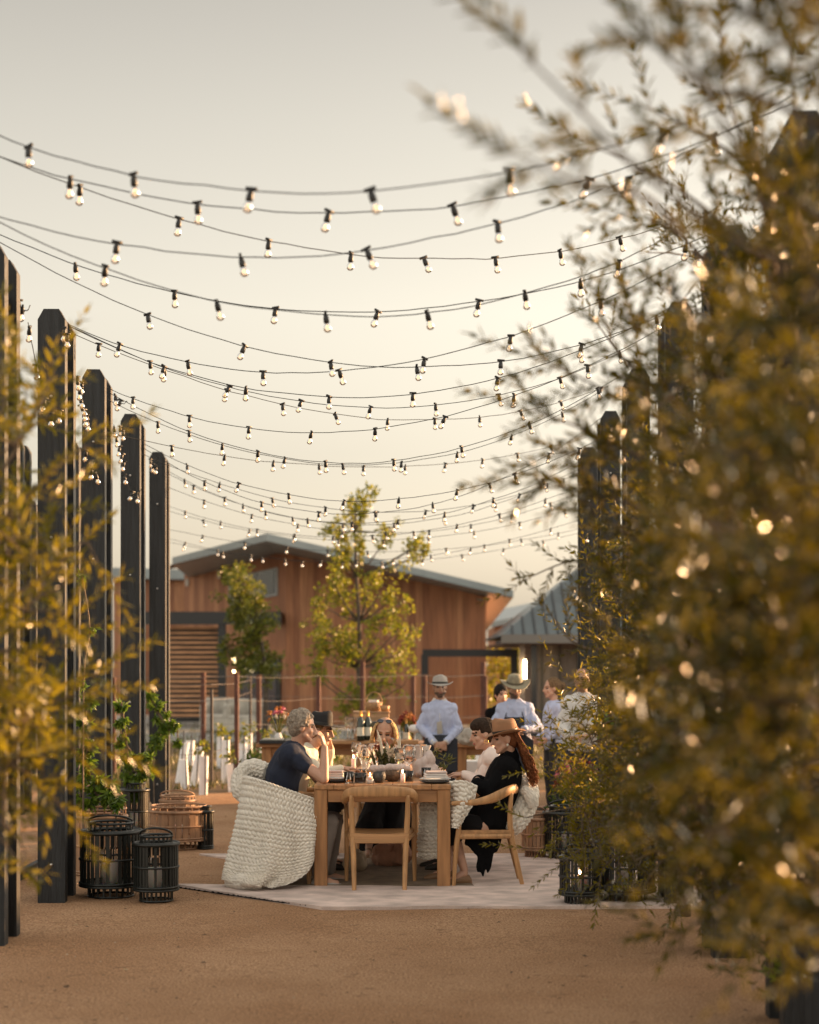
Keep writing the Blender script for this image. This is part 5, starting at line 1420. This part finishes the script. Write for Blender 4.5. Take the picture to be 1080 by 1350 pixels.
F_red=mat('dark red petals',(.20,.03,.018),.8); F_or=mat('orange petals',(.38,.14,.03),.8); F_ye=mat('yellow petals',(.62,.42,.04),.7); F_pk=mat('pink petals',(.60,.15,.20),.7); F_cr=mat('cream petals',(.65,.52,.38),.7)
bouquet('flower_vase','red and orange flowers in a yellow pot right of the blonde woman',V((X(537,20.6),20.7,zt)),.36,.13,[F_red,F_or,F_red,F_or],34,(.05,.09,F_ye))
bouquet('flower_vase','pink and orange flowers on the service table left of the navy shirted man',V((X(367,20.6),20.6,zt)),.44,.16,[F_or,F_pk,F_or,F_cr],16,(.05,.12,M_grys),Lf=.06,nleaf=14)
tr_=thing('cake_stand','small white footed stand left of the clasped hands man','stand',(X(547,20.5),20.5,zt))
MB().lathe([(.001,0),(.05,0),(.012,.02),(.012,.12),(.075,.135),(.075,.19),(.05,.215),(.001,.22)],V((X(547,20.5),20.5,zt)),20).build('stand',M_grys,tr_,smooth=True)
bk=thing('book_stack','dark tray with white napkins on the service table behind the curly haired man','tray',(X(362,20.5),20.5,zt))
MB().bbox((X(360,20.4),20.45,zt+.02),(.32,.3,.04),.004).build('tray',M_blk,bk); MB().bbox((X(360,20.4),20.45,zt+.05),(.24,.22,.02),.006).build('napkins',M_white,bk)
def cloth_lump(name,lab,c,rx,ry,rz_,m,seed,cat,vox=.008,wr=.016):
    mb=MB(); rr=random.Random(seed)
    for k in range(9): mb.ell(V(c)+V((rr.uniform(-rx,rx)*.55,rr.uniform(-ry,ry)*.5,rr.uniform(.3,.8)*rz_)),(rx*rr.uniform(.35,.6),ry*rr.uniform(.4,.6),rz_*rr.uniform(.3,.55)),n=12,m=8)
    mb.ell(V(c)+V((0,0,rz_*.3)),(rx,ry,rz_*.42),n=18,m=10)
    t=thing(name,lab,cat,c); refine(mb,'cloth',m,t,vox,3,wrinkle=wr,wscale=14,seed=seed); return t
cloth_lump('napkin_pile','rumpled pile of white cloths on the service table right of the clasped hands man',(X(622,20.4),20.4,zt),.16,.14,.15,M_white,3,'cloth')
tb2=thing('low_bench','white front panel of a low bench behind the pink blouse','bench',(X(615,22.3),22.3,0))
MB().bbox((X(616,22.3),22.3,.23),(.30,.3,.46),.01).build('panel',M_grys,tb2)

# ---- things on the dining table
TZ=th_+.001
M_amber=glass_mat('amber glass',(.75,.30,.10)); M_smoke=glass_mat('smoky glass',(.30,.30,.32)); M_slate=mat('charcoal stoneware',(.035,.035,.038),.6,.3,30,.3,80)
M_redw=mat('red wine',(.10,.01,.015),.1); M_whw=glass_mat('white wine',(.95,.85,.5)); M_roses=glass_mat('rose wine',(.95,.60,.45))
M_plate=mat('white stoneware',(.62,.60,.57),.3); M_nap=mat('blush napkin linen',(.58,.47,.43),.9,.08,20)
wineglass(483,14.0,TZ,1.15,'wine glass on the left of the table, front one of the cluster',M_whw)
wineglass(477,14.35,TZ,1.15,'wine glass left of the flower bowl, beside the black hat guest',M_whw)
wineglass(491,14.6,TZ,1.15,'wine glass behind the left cluster, in front of the blonde woman',None)
wineglass(470,14.75,TZ,1.15,'wine glass at the far left of the table',M_roses)
wineglass(497,14.2,TZ,1.1,'wine glass right behind the left cluster',None)
wineglass(527,13.5,TZ,1.2,'wine glass just right of the flower bowl',M_whw)
wineglass(540,13.65,TZ,1.25,'large wine glass in front of the clasped hands man',M_roses)
wineglass(551,13.9,TZ,1.2,'wine glass on the right of the table beside the napkin',None)
wineglass(536,14.3,TZ,1.15,'wine glass behind the large one on the right of the table',None)
wineglass(557,14.4,TZ,1.15,'wine glass far right of the table',M_whw)
def tumbler(px,Y,r,h,m,lab,fill=None):
    b=V((X(px,Y),Y,TZ)); t=thing('tumbler',lab,'glass',b,'tumblers on the dining table')
    MB().lathe([(.001,0),(r*.86,0),(r,h),(r-.003,h),(r*.86-.003,.01),(.001,.01)],b,20).build('glass',m,t,smooth=True)
    if fill: MB().lathe([(.001,.011),(r*.84-.003,.011),(r*.90-.003,h*.5),(.001,h*.5)],b,16).build('drink',fill,t,smooth=True)
tumbler(460,13.15,.040,.085,M_wg,'amber drink in a tumbler next to the navy man\'s elbow',M_amber)
tumbler(475,13.2,.048,.075,M_smoke,'smoky glass tumbler left of the round stoneware cup')
tumbler(538,13.35,.046,.080,M_smoke,'smoky ribbed tumbler right of the flower bowl',None)
tumbler(562,13.7,.040,.085,M_wg,'clear tumbler by the folded napkins on the right')
def bowl(px,Y,r,h,m,lab,nm='stoneware_cup',cat='cup',z=TZ):
    b=V((X(px,Y),Y,z)); t=thing(nm,lab,cat,b)
    MB().lathe([(.001,0),(r*.6,0),(r*.95,h*.35),(r,h*.6),(r*.88,h),(r*.82,h),(r*.92,h*.6),(r*.5,.012),(.001,.012)],b,22).build('cup' if cat=='cup' else 'bowl',m,t,smooth=True); return t
bowl(500,13.2,.050,.085,M_slate,'round dark textured stoneware cup at the near table edge')
bowl(518,13.35,.062,.085,mat('dark carved wood',(.10,.06,.035),.7,.4,40,.6,60),'dark carved wooden bowl right of the round stoneware cup')
for i,(px,Y,w_,lab) in enumerate(((503,13.55,.15,'rolled cream napkin lying across the middle of the table, left one'),(524,13.45,.14,'rolled cream napkin resting on the dark carved bowl'))):
    b=V((X(px,Y),Y,TZ+ (.10 if i else .085))); mb=MB(); mb.cap(b-X1*w_/2,b+X1*w_/2,.026,.026,12); t=thing('rolled_napkin',lab,'napkin',b-Z*.02,'rolled napkins in the middle of the table')
    refine(mb,'cloth',M_nap,t,.006,2,wrinkle=.006,wscale=30,seed=i)
    if i==0: MB().lathe([(.001,0),(.06,0),(.065,.06),(.001,.06)],V((b.x,b.y,TZ)),16).build('ring_dish',M_slate,t,smooth=True)
# centre piece: dried flowers and spikes in a bowl
cb=V((X(510,14.0),14.0,TZ)); t=thing('centrepiece','dried flower centrepiece with cream spikes and olive leaves in a wooden bowl','centrepiece',cb)
MB().lathe([(.001,0),(.06,0),(.095,.07),(.088,.07),(.055,.01),(.001,.01)],cb,24).build('bowl',mat('walnut bowl',(.14,.07,.035),.5),t,smooth=True)
lf=MB(); leaf_cluster(lf,cb+Z*.10,.11,170,.10,.022,dirn=V((0,0,.7))); lf.build('leaves',leaf_mat('olive green leaf',(.05,.06,.02),(.14,.14,.05),.3),t)
for (px,py,tx,ty,w_) in ((505,1000,497,962,.011),(523,1002,527,965,.012),(513,1004,510,978,.010),(518,1000,519,984,.012),(529,1000,533,985,.012)):
    a=P(px,py,13.95); b=P(tx,ty,13.9); mb=MB(); mb.tube(catmull([a,a.lerp(b,.5)+V((.008,0,0)),b],6),[.004,.006,.009,w_,w_,w_*1.1,w_*1.1,w_,w_*.9,w_*.8,w_*.5,.004,.001],8)
    leaf_cluster(mb,a.lerp(b,.6),.02,16,.03,.012,dirn=(b-a).normalized()); mb.build('flower_spike',M_cream,t,smooth=True)
mb=MB(); leaf_cluster(mb,P(500,985,13.98),.035,60,.03,.02); mb.build('flower_head',F_red,t)
mb=MB(); 
for q in ((515,995),(523,999),(531,993)): leaf_cluster(mb,P(q[0],q[1],13.92),.03,40,.035,.014,dirn=Z)
mb.build('flower_head',F_cr,t)
# standing white napkins (fan folded) in glasses
def fan_napkin(c,r,h,lab,seed):
    mb=MB(); rr=random.Random(seed); n=40; vs=[]
    for j in range(9):
        v=j/8
        for k in range(n):
            a=2*PI*k/n; R_=r*(.35+.75*v)*(1+.22*math.sin(a*5+seed)*v+.1*math.sin(a*9)*v); vs.append(V(c)+V((math.cos(a)*R_,math.sin(a)*R_*.7,h*v+ .02*math.sin(a*3+seed)*v*v)))
    mb.add(vs,[(j*n+k,j*n+(k+1)%n,(j+1)*n+(k+1)%n,(j+1)*n+k) for j in range(8) for k in range(n)]+[tuple(range(n))])
    o=mb.build('folded_napkin',M_nap2,smooth=True); tag(o,lab,'napkin'); o['group']='standing napkins on the dining table'
M_nap2=mat('white linen',(.70,.64,.60),.9,.05,20)
fan_napkin(P(482,1014,14.55),.075,.19,'white linen napkin standing behind the left wine glasses',1)
fan_napkin(P(492,1015,14.9),.075,.18,'white linen napkin standing close to the blonde woman at her left',2)
fan_napkin(P(551,1017,14.3),.09,.20,'white linen napkin standing behind the right wine glasses',3)
fan_napkin(P(534,1015,14.8),.07,.20,'white linen napkin standing beside the blonde hair at right',4)
cloth_lump('napkin','crumpled blush napkin between the right glasses and the plates',(X(562,13.9),13.9,TZ),.10,.16,.16,M_nap,7,'napkin',.007,.014)
# plates with napkins
def plates(px,Y,n,lab,r=.125,nap=True):
    b=V((X(px,Y),Y,TZ)); t=thing('plate_stack',lab,'plates',b,'place settings')
    for k in range(n):
        MB().lathe([(.001,0),(r*.6,0),(r,.014),(r,.018),(r*.6,.006),(.001,.006)],b+Z*(.0185*k),28).build('plate',M_slate if k==0 else M_plate,t,smooth=True)
    if nap:
        z=b+Z*(.0185*n+.012)
        for k in range(3):
            MB().bbox(z+Z*(.017*k)+V((rnd(-.01,.01),0,0)),(r*1.45-.01*k,r*1.1,.015),.006,rz=rnd(-.15,.15)).build('napkin',M_nap2 if k<2 else M_nap,t)
plates(443,13.25,2,'plate and white napkin by the navy man\'s elbow',.10)
plates(574,13.16,2,'stack of plates with folded napkin at the right front table corner',.12)
plates(472,14.5,1,'single plate before the guest in the black hat',.12,False)
bb=thing('butter_dish','small white dish on the near edge of the table in the middle','dish',(X(492,13.05),13.06,TZ))
MB().lathe([(.001,0),(.02,0),(.03,.035),(.026,.035),(.001,.01)],V((X(488,13.1),13.08,TZ)),16).build('dish',M_plate,bb,smooth=True)
for i,(px,Y,lab) in enumerate(((531,13.2,'lit stub candle near the smoky ribbed tumbler'),(466,14.4,'lit candle before the black hat guest'),(488,13.06,'small tea light by the near table edge'))):
    b=V((X(px,Y),Y,TZ+(.036 if i==2 else 0))); t=thing('candle',lab,'candle',b,'small candles on the dining table'); h=(.07,.12,.02)[i]
    MB().lathe([(.001,0),(.018,0),(.018,h),(.001,h-.004)],b,14).build('wax',M_candle,t,smooth=True)
    MB().ell(b+Z*(h+.016),(.005,.005,.014),n=8,m=6).build('flame',M_flame,t,smooth=True)
# olive sprigs on the right
sp_=MB(); 
for (a,b_) in ((P(566,1000,14.2),P(580,990,14.1)),(P(572,1012,14.0),P(596,996,13.9)),(P(575,1022,13.6),P(588,1010,13.5))):
    sp_.tube([a,b_],.003,5); leaf_cluster(sp_,a.lerp(b_,.6),.05,16,.07,.018,dirn=(b_-a).normalized())
tag(sp_.build('olive_sprig',leaf_mat('sprig leaf',(.07,.09,.02),(.22,.20,.06),.3)),'olive sprigs lying over the right napkins','sprig')
# bag under the table
cloth_lump('fabric_bag','soft peach fabric bag lying under the table','' or (X(518,14.3),14.3,.045),.16,.13,.17,mat('peach cloth',(.45,.24,.16),.9,.1,10),9,'bag',.008,.02)
cloth_lump('fabric_bag','small beige cloth heap on the thin layer near the front left chair leg',(X(468,13.9),13.9,.045),.09,.1,.16,mat('beige cloth',(.35,.27,.19),.9,.1,10),12,'bag',.008,.014)
# ================================================================ OLIVES AND VINES
class Leaves:
    def __init__(s): s.v=[]; s.n=0; s.chunks=[]
    def add(s,P0,A,S,N,L,W):
        """arrays: base, axis, side, normal; folded lance leaf of 6 vertices"""
        L=L[:,None]; W=W[:,None]
        q=np.stack([P0, P0+A*L*.35+S*W*.5+N*L*.03, P0+A*L*.72+S*W*.38+N*L*.02, P0+A*L-N*L*.06, P0+A*L*.72-S*W*.38+N*L*.02, P0+A*L*.35-S*W*.5+N*L*.03, P0+A*L*.36-N*L*.02, P0+A*L*.72-N*L*.03],axis=1)
        s.chunks.append(q.reshape(-1,3)); s.n+=len(P0)
    def build(s,name,m,parent):
        co=np.concatenate(s.chunks); b=base_of(parent); co=co-np.array([b.x,b.y,b.z]); n=s.n
        me=bpy.data.meshes.new(name); me.vertices.add(len(co)); me.vertices.foreach_set('co',co.ravel())
        base=np.arange(n)[:,None]*8
        f=np.array([[0,1,6],[1,2,7],[1,7,6],[2,3,7],[0,6,5],[6,7,4],[6,4,5],[7,3,4]]).reshape(1,-1)
        idx=(base+f).ravel().astype(np.int32); nf=n*8
        me.loops.add(len(idx)); me.loops.foreach_set('vertex_index',idx)
        me.polygons.add(nf); me.polygons.foreach_set('loop_start',np.arange(0,nf*3,3,dtype=np.int32)); me.polygons.foreach_set('loop_total',np.full(nf,3,dtype=np.int32))
        me.materials.append(m); me.update(calc_edges=True); me.validate()
        o=bpy.data.objects.new(name,me); COL.objects.link(o); o.parent=parent; return o
def norm(a): return a/np.maximum(np.linalg.norm(a,axis=1,keepdims=True),1e-9)
def twig(lv,br,a,d,L,npair,leafL,leafW,r=.0022,droop=.25):
    """one leafy twig from a along d: opposite leaves in pairs"""
    pts=[]; p=V(a); dd=V(d).normalized(); seg=L/6
    for k in range(7):
        pts.append(p.copy()); dd=(dd+V((rnd(-.12,.12),rnd(-.12,.12),rnd(-.12,.12)-droop*.08))).normalized(); p=p+dd*seg
    br.tube(pts,[r*(1-.12*k) for k in range(7)],4,caps=False)
    P0=[];A=[];S=[];N=[]
    ph=rnd(0,PI)
    for k in range(npair):
        t=(k+.6)/npair*6*.999; i=int(t); q=pts[i].lerp(pts[min(i+1,6)],t-i); ax=(pts[min(i+1,6)]-pts[i]); ax=ax.normalized() if ax.length>1e-6 else dd
        s,u=basis(ax); ph+=PI/2+rnd(-.3,.3)
        o=s*math.cos(ph)+u*math.sin(ph)
        for sg in (1,-1):
            la=(ax*rnd(.7,1.0)+o*sg*rnd(.5,.9)).normalized(); nn=(ax-la*ax.dot(la)).normalized(); ss=la.cross(nn)
            P0.append(q);A.append(la);S.append(ss);N.append(nn)
    P0.append(pts[-1]);A.append(dd);s,u=basis(dd);S.append(s);N.append(u)
    n=len(P0); lv.add(np.array(P0),np.array(A),np.array(S),np.array(N),leafL*np.random.uniform(.65,1.15,n),leafW*np.random.uniform(.75,1.2,n))
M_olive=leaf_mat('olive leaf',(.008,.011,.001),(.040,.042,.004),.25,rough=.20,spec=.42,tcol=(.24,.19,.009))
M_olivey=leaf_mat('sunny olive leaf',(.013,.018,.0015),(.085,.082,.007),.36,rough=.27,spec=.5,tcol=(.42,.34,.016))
M_obark=mat('olive bark',(.13,.095,.065),.9,.4,15,.6,50)
def olive(label,trunk,blobs,leaf=.052,lw=.0105,m=None,twlen=.24,dens=1.0,trunk_r=.05,sprays=[]):
    base=trunk[0]; t=thing('olive_tree',label,'tree',base)
    tk=MB(); tp=catmull(trunk,5); tk.tube(tp,[trunk_r*(1-.7*i/(len(tp)-1)) for i in range(len(tp))],9)
    br=MB(); lv=Leaves()
    for (c,r,n,bias) in blobs:
        c=V(c); s=min(tp[len(tp)//4:],key=lambda p:(p-c).length+abs(p.z-(c.z-.4))*.5)
        mid=s.lerp(c,.55)+V((rnd(-.06,.06),rnd(-.06,.06),rnd(-.03,.08)))
        lp=catmull([s,mid,c],5); br.tube(lp,[.013*(1-.075*i) for i in range(len(lp))],6,caps=False)
        ld=(c-s).normalized()
        for k in range(int(n*dens*1.5)):
            d=V(np.random.normal(size=3)).normalized(); d=(d*.85+ld*.45+V((0,0,.25))+V(bias)).normalized()
            a=c+V(np.random.normal(size=3))*r*.42
            if k%3==0: br.tube([c,c.lerp(a,.6)+V((0,0,.01)),a],[.005,.004,.0025],4,caps=False)
            twig(lv,br,a,d,twlen*rnd(.6,1.25),random.randint(6,10),leaf,lw)
    for (pts,nt) in sprays:
        sp=catmull(pts,6); br.tube(sp,[.008*(1-.8*i/(len(sp)-1))+.0012 for i in range(len(sp))],5,caps=False)
        for k in range(nt):
            f_=.25+.75*(k+.5)/nt; i=int(f_*(len(sp)-1)); p=sp[min(i,len(sp)-2)]; ax=(sp[min(i+1,len(sp)-1)]-p).normalized()
            s,u=basis(ax); o=s*math.cos(k*2.4)+u*math.sin(k*2.4)
            twig(lv,br,p,ax*.8+o*.75,twlen*rnd(.5,.95),random.randint(5,9),leaf,lw)
        twig(lv,br,sp[-1],sp[-1]-sp[-3],twlen,9,leaf,lw)
    tk.build('trunk',M_obark,t,smooth=True); br.build('branch',M_obark,t,smooth=True); lv.build('foliage',m or M_olive,t)
    return t,lv.n
def pxblobs(spec,n,yj=.45):
    out=[]
    for (px,py,Y,rp,cnt) in spec:
        for k in range(cnt):
            a=rnd(0,2*PI); q=math.sqrt(random.random())*rp
            Yc=Y+rnd(-yj,yj); c=P(px+math.cos(a)*q,py+math.sin(a)*q,Yc)
            if c.z<.18: continue
            out.append((c,.16*Yc/6+.05,n,(0,0,0)))
    return out
tot=0
# right: nearest tree (about 3 m away), soft out-of-focus sprays at the upper right
Yn=3.0
_,n=olive('nearest olive tree at the right photo edge, its blurred sprays high at the upper right',[V((X(1260,3.4),3.4,0)),P(1250,1000,3.4),P(1220,600,3.4),P(1190,250,3.4),P(1120,-60,3.4)],
  [(P(1110,150,3.3),.12,12,(0,0,0)),(P(1090,420,3.4),.15,16,(0,0,0)),(P(1080,600,3.4),.15,16,(0,0,0)),(P(1075,780,3.4),.15,18,(0,0,0)),(P(1065,930,3.4),.15,16,(0,0,0)),(P(1090,1080,3.4),.14,14,(0,0,0)),(P(1110,1220,3.4),.12,8,(0,0,0)),(P(1060,0,3.4),.10,8,(0,0,0)),(P(1030,520,3.5),.10,8,(0,0,0)),(P(1020,860,3.5),.10,8,(0,0,0)),
   (P(1010,680,3.4),.12,9,(0,0,0)),(P(960,780,3.5),.10,7,(0,0,0)),(P(980,920,3.4),.12,9,(0,0,0)),(P(930,980,3.6),.09,6,(0,0,0)),(P(1000,1040,3.5),.12,9,(0,0,0)),(P(950,1090,3.6),.09,6,(0,0,0)),
   (P(1020,1150,3.6),.11,7,(0,0,0)),(P(970,600,3.8),.10,6,(0,0,0)),(P(1000,430,3.9),.10,6,(0,0,0)),(P(930,690,4.0),.10,6,(0,0,0)),(P(900,860,4.2),.10,6,(0,0,0)),(P(1040,1230,3.6),.09,5,(0,0,0))],
  leaf=.058,lw=.015,twlen=.2,dens=.8,trunk_r=.045,
  sprays=[([P(1200,420,3.4),P(1000,330,3.4),P(850,230,3.4),P(770,150,3.4),P(690,70,3.4)],5),([P(1150,200,3.4),P(1010,130,3.4),P(920,110,3.4),P(840,30,3.4)],6),([P(900,310,3.4),P(850,260,3.4),P(760,240,3.3),P(690,205,3.3)],3),
          ([P(1150,120,3.4),P(1040,60,3.4),P(980,10,3.4)],6),([P(1150,60,3.4),P(1060,20,3.4),P(1010,-20,3.4)],5),([P(1100,300,3.4),P(980,200,3.4),P(900,60,3.4)],5)]); tot+=n
# right: second tree ~5.6 m, sharper sprays
_,n=olive('second olive tree on the right with fine twigs crossing the upper light strings',[V((X(1180,5.6),5.6,0)),P(1120,1200,5.6),P(1090,800,5.6),P(1040,420,5.6),P(990,180,5.6)],
  pxblobs([(1030,300,5.6,60,5),(990,470,5.7,70,6),(1040,560,5.6,60,6),(1000,700,5.6,70,6),(1045,820,5.6,50,5),(1000,930,5.6,80,6),(1030,1060,5.6,60,6),(1040,1170,5.5,50,4),(945,1010,5.7,60,4),(985,1120,5.7,45,4),(930,860,5.6,70,5),(1030,640,5.2,80,5),(920,760,5.6,60,4)],8),
  leaf=.058,lw=.0135,dens=1.15,
  sprays=[([P(1060,330,5.6),P(980,220,5.6),P(930,180,5.6),P(850,140,5.6)],7),([P(1060,400,5.6),P(960,300,5.6),P(880,240,5.5),P(780,190,5.5)],8),([P(1050,480,5.7),P(960,370,5.7),P(880,300,5.7),P(820,280,5.7)],8),
          ([P(1060,420,5.6),P(1000,240,5.6),P(960,130,5.6),P(950,50,5.6)],5),([P(1060,520,5.6),P(960,440,5.6),P(890,390,5.6),P(855,370,5.6)],7),([P(1070,250,5.6),P(1050,150,5.6),P(1040,60,5.6)],4),
          ([P(1000,900,5.6),P(900,960,5.7),P(860,1000,5.7),P(835,1050,5.7)],5),([P(1020,1120,5.5),P(960,1180,5.5),P(900,1230,5.5),P(870,1225,5.5)],3),([P(1040,700,5.6),P(930,640,5.6),P(870,560,5.6),P(850,500,5.6)],6),
          ([P(1000,640,5.8),P(880,560,5.8),P(790,510,5.8),P(715,475,5.8)],12),([P(1000,660,5.8),P(880,620,5.8),P(780,570,5.8),P(700,540,5.8)],12),([P(1000,720,5.8),P(880,680,5.8),P(780,650,5.8),P(705,640,5.8)],11),
          ([P(980,600,5.8),P(880,520,5.8),P(820,470,5.8),P(790,400,5.8)],9),([P(990,700,5.8),P(880,640,5.8),P(800,600,5.8),P(735,600,5.8)],11),([P(980,560,5.8),P(900,470,5.8),P(850,440,5.8),P(830,400,5.8)],9),([P(990,760,5.8),P(900,740,5.8),P(820,700,5.8),P(770,660,5.8)],9)]); tot+=n
# right: third tree ~8.2 m
_,n=olive('third olive tree on the right, full crown hiding the middle posts of the right row',[V((X(1050,8.9),8.9,0)),P(1030,1200,8.7),P(975,900,8.3),P(950,650,8.3),P(950,430,8.3)],
  pxblobs([(950,330,8.2,35,4),(960,450,8.2,60,7),(990,600,8.2,75,9),(915,560,8.2,45,5),(900,690,8.2,60,8),(980,760,8.2,80,10),(905,820,8.2,70,9),(960,900,8.2,80,10),(890,960,8.2,70,9),(1010,960,8.2,60,6),(960,1070,8.2,70,9),(870,1060,8.2,50,6),(900,1130,8.2,50,5),(1000,1150,8.2,50,5),(985,1200,8.2,25,2)],9,.6),
  leaf=.052,dens=1.0,twlen=.26,
  sprays=[([P(930,850,8.2),P(850,790,8.2),P(770,740,8.2),P(700,760,8.2)],9),([P(900,900,8.2),P(820,860,8.2),P(760,850,8.2),P(720,800,8.2)],5),([P(920,560,8.2),P(830,480,8.2),P(790,430,8.2)],5)],m=M_olive); tot+=n
# right: fourth shrub ~10.4 m, lower, sunlit tips
_,n=olive('low bushy olive by the right lanterns, tips sparkling in the sun',[V((X(902,11.6),11.6,0)),P(900,1120,11.4),P(885,980,10.9),P(870,850,10.6),P(880,740,10.6)],
  pxblobs([(860,900,10.5,60,8),(820,980,10.5,50,8),(870,1030,10.4,60,8),(800,1060,10.4,45,6),(850,1090,10.4,50,6),(870,760,10.6,60,6),(900,640,10.8,50,5),(790,1100,10.3,25,2),(840,830,10.5,40,4)],8,.5),
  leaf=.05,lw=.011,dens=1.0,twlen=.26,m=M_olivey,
  sprays=[([P(850,960,10.5),P(815,940,10.5),P(800,910,10.5)],4),([P(830,1080,10.3),P(780,1110,10.3),P(745,1135,10.2)],5),([P(850,1100,10.3),P(800,1140,10.2),P(790,1170,10.1)],4),([P(850,1000,10.4),P(815,1010,10.4),P(790,1020,10.4)],4)]); tot+=n
# left: sunlit olive ~6 m
_,n=olive('golden sunlit olive at the left photo edge',[V((X(-90,6.2),6.2,0)),P(-85,1250,6.2),P(-70,1000,6.2),P(-40,760,6.2),P(-20,600,6.2)],
  pxblobs([(5,560,6.1,30,3),(0,690,6.1,36,4),(0,800,6.1,36,4),(5,890,6.1,40,4),(20,960,6.1,45,5),(5,1020,6.1,42,4),(-10,1090,6.1,30,2),(-50,900,6.2,50,4),(-60,720,6.2,40,3)],6,.3),
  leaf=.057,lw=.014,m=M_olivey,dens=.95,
  sprays=[([P(-10,700,6.1),P(50,640,6.1),P(95,600,6.1),P(120,585,6.1)],3),([P(-10,640,6.1),P(40,560,6.1),P(70,490,6.1)],3),([P(0,800,6.1),P(70,750,6.1),P(110,715,6.1),P(125,735,6.1)],3),([P(0,980,6.1),P(60,930,6.1),P(110,915,6.1)],5),
          ([P(0,1000,6.1),P(50,1030,6.1),P(85,1070,6.1)],4),([P(-10,600,6.1),P(5,530,6.1),P(0,470,6.1)],2),([P(-10,860,6.1),P(60,850,6.1),P(95,820,6.1)],3),([P(0,1010,6.1),P(70,985,6.1),P(125,990,6.1)],4)]); tot+=n
print('olive leaves',tot)
# vines climbing the left posts
M_vine=leaf_mat('bright vine leaf',(.05,.11,.010),(.20,.28,.03),.45)
def vine(label,spec,Y,n=40,L=.078):
    b=V((X(spec[0][0],Y),Y,0)); t=thing('climbing_vine',label,'vine',b,'vines climbing the left posts'); st_=MB(); lf=MB()
    pts=catmull([b]+[P(x,y,Y-.12) for x,y,r in spec],5); st_.tube(pts,.008,5)
    for (x,y,r) in spec:
        c=P(x,y,Y-.10); R_=r/F*Y
        for k in range(max(3,int(r/3))):
            d=V((rnd(-1,1),rnd(-.6,.2),rnd(-.8,.8))).normalized(); e=c+d*R_*rnd(.3,1); st_.tube([c,e],.003,4)
            leaf_cluster(lf,e,R_*.3,n,L,L*.42,dirn=V((0,0,-.6)))
    st_.build('stem',M_obark,t); lf.build('foliage',M_vine,t)
vine('green vine between the largest and second left post, hanging over the lantern group',[(152,1052,14),(140,1040,14),(128,1048,16),(120,1025,16),(112,1000,13),(118,980,9),(110,955,9),(114,925,7),(106,1050,12)],13.6)
vine('green vine on the third left post above the tall black lantern',[(184,1030,13),(176,1015,14),(168,1000,12),(190,1002,11),(196,1018,10),(162,975,8),(160,950,7),(161,930,7),(174,1045,10)],16.6)
vine('sparse green vine on the farthest left post, reaching toward the grow tubes',[(203,985,11),(207,970,12),(214,952,13),(204,935,10),(200,920,8),(222,962,10),(232,955,7),(235,980,6)],19.9)
vine('small green sprig on the lower left post edge, thin trailing vine',[(110,900,8),(118,830,8),(108,760,6)],13.4,12,.06)
vine('green vine low behind the right lanterns',[(800,1040,24),(815,1000,24),(805,960,20),(830,1070,24),(820,920,16)],12.6)
# fern-like sprig at the right corner post
fr_=MB(); bb=P(1036,1300,8.0)
t=thing('climbing_vine','bright green sprig growing out of the nearest right post','vine',V((bb.x,8.0,0)),'vines climbing the right posts')
leaf_cluster(fr_,P(1038,1275,7.95),.09,60,.09,.03,dirn=V((-.2,0,.6))); fr_.build('foliage',M_vine,t); MB().tube([V((bb.x,8.0,0)),P(1038,1275,7.95)],.006,5).build('stem',M_obark,t)
# flowering plant by the right staff
bouquet('flower_pot','dark pink and brown flowering bush in a pot before the pale grey shirted man',V((X(762,15.8),15.8,0)),.88,.27,[F_red,F_pk,F_or,mat('brown bloom',(.20,.10,.07),.8)],46,(.19,.36,M_slate),Lf=.10,nleaf=420,cat='plant')
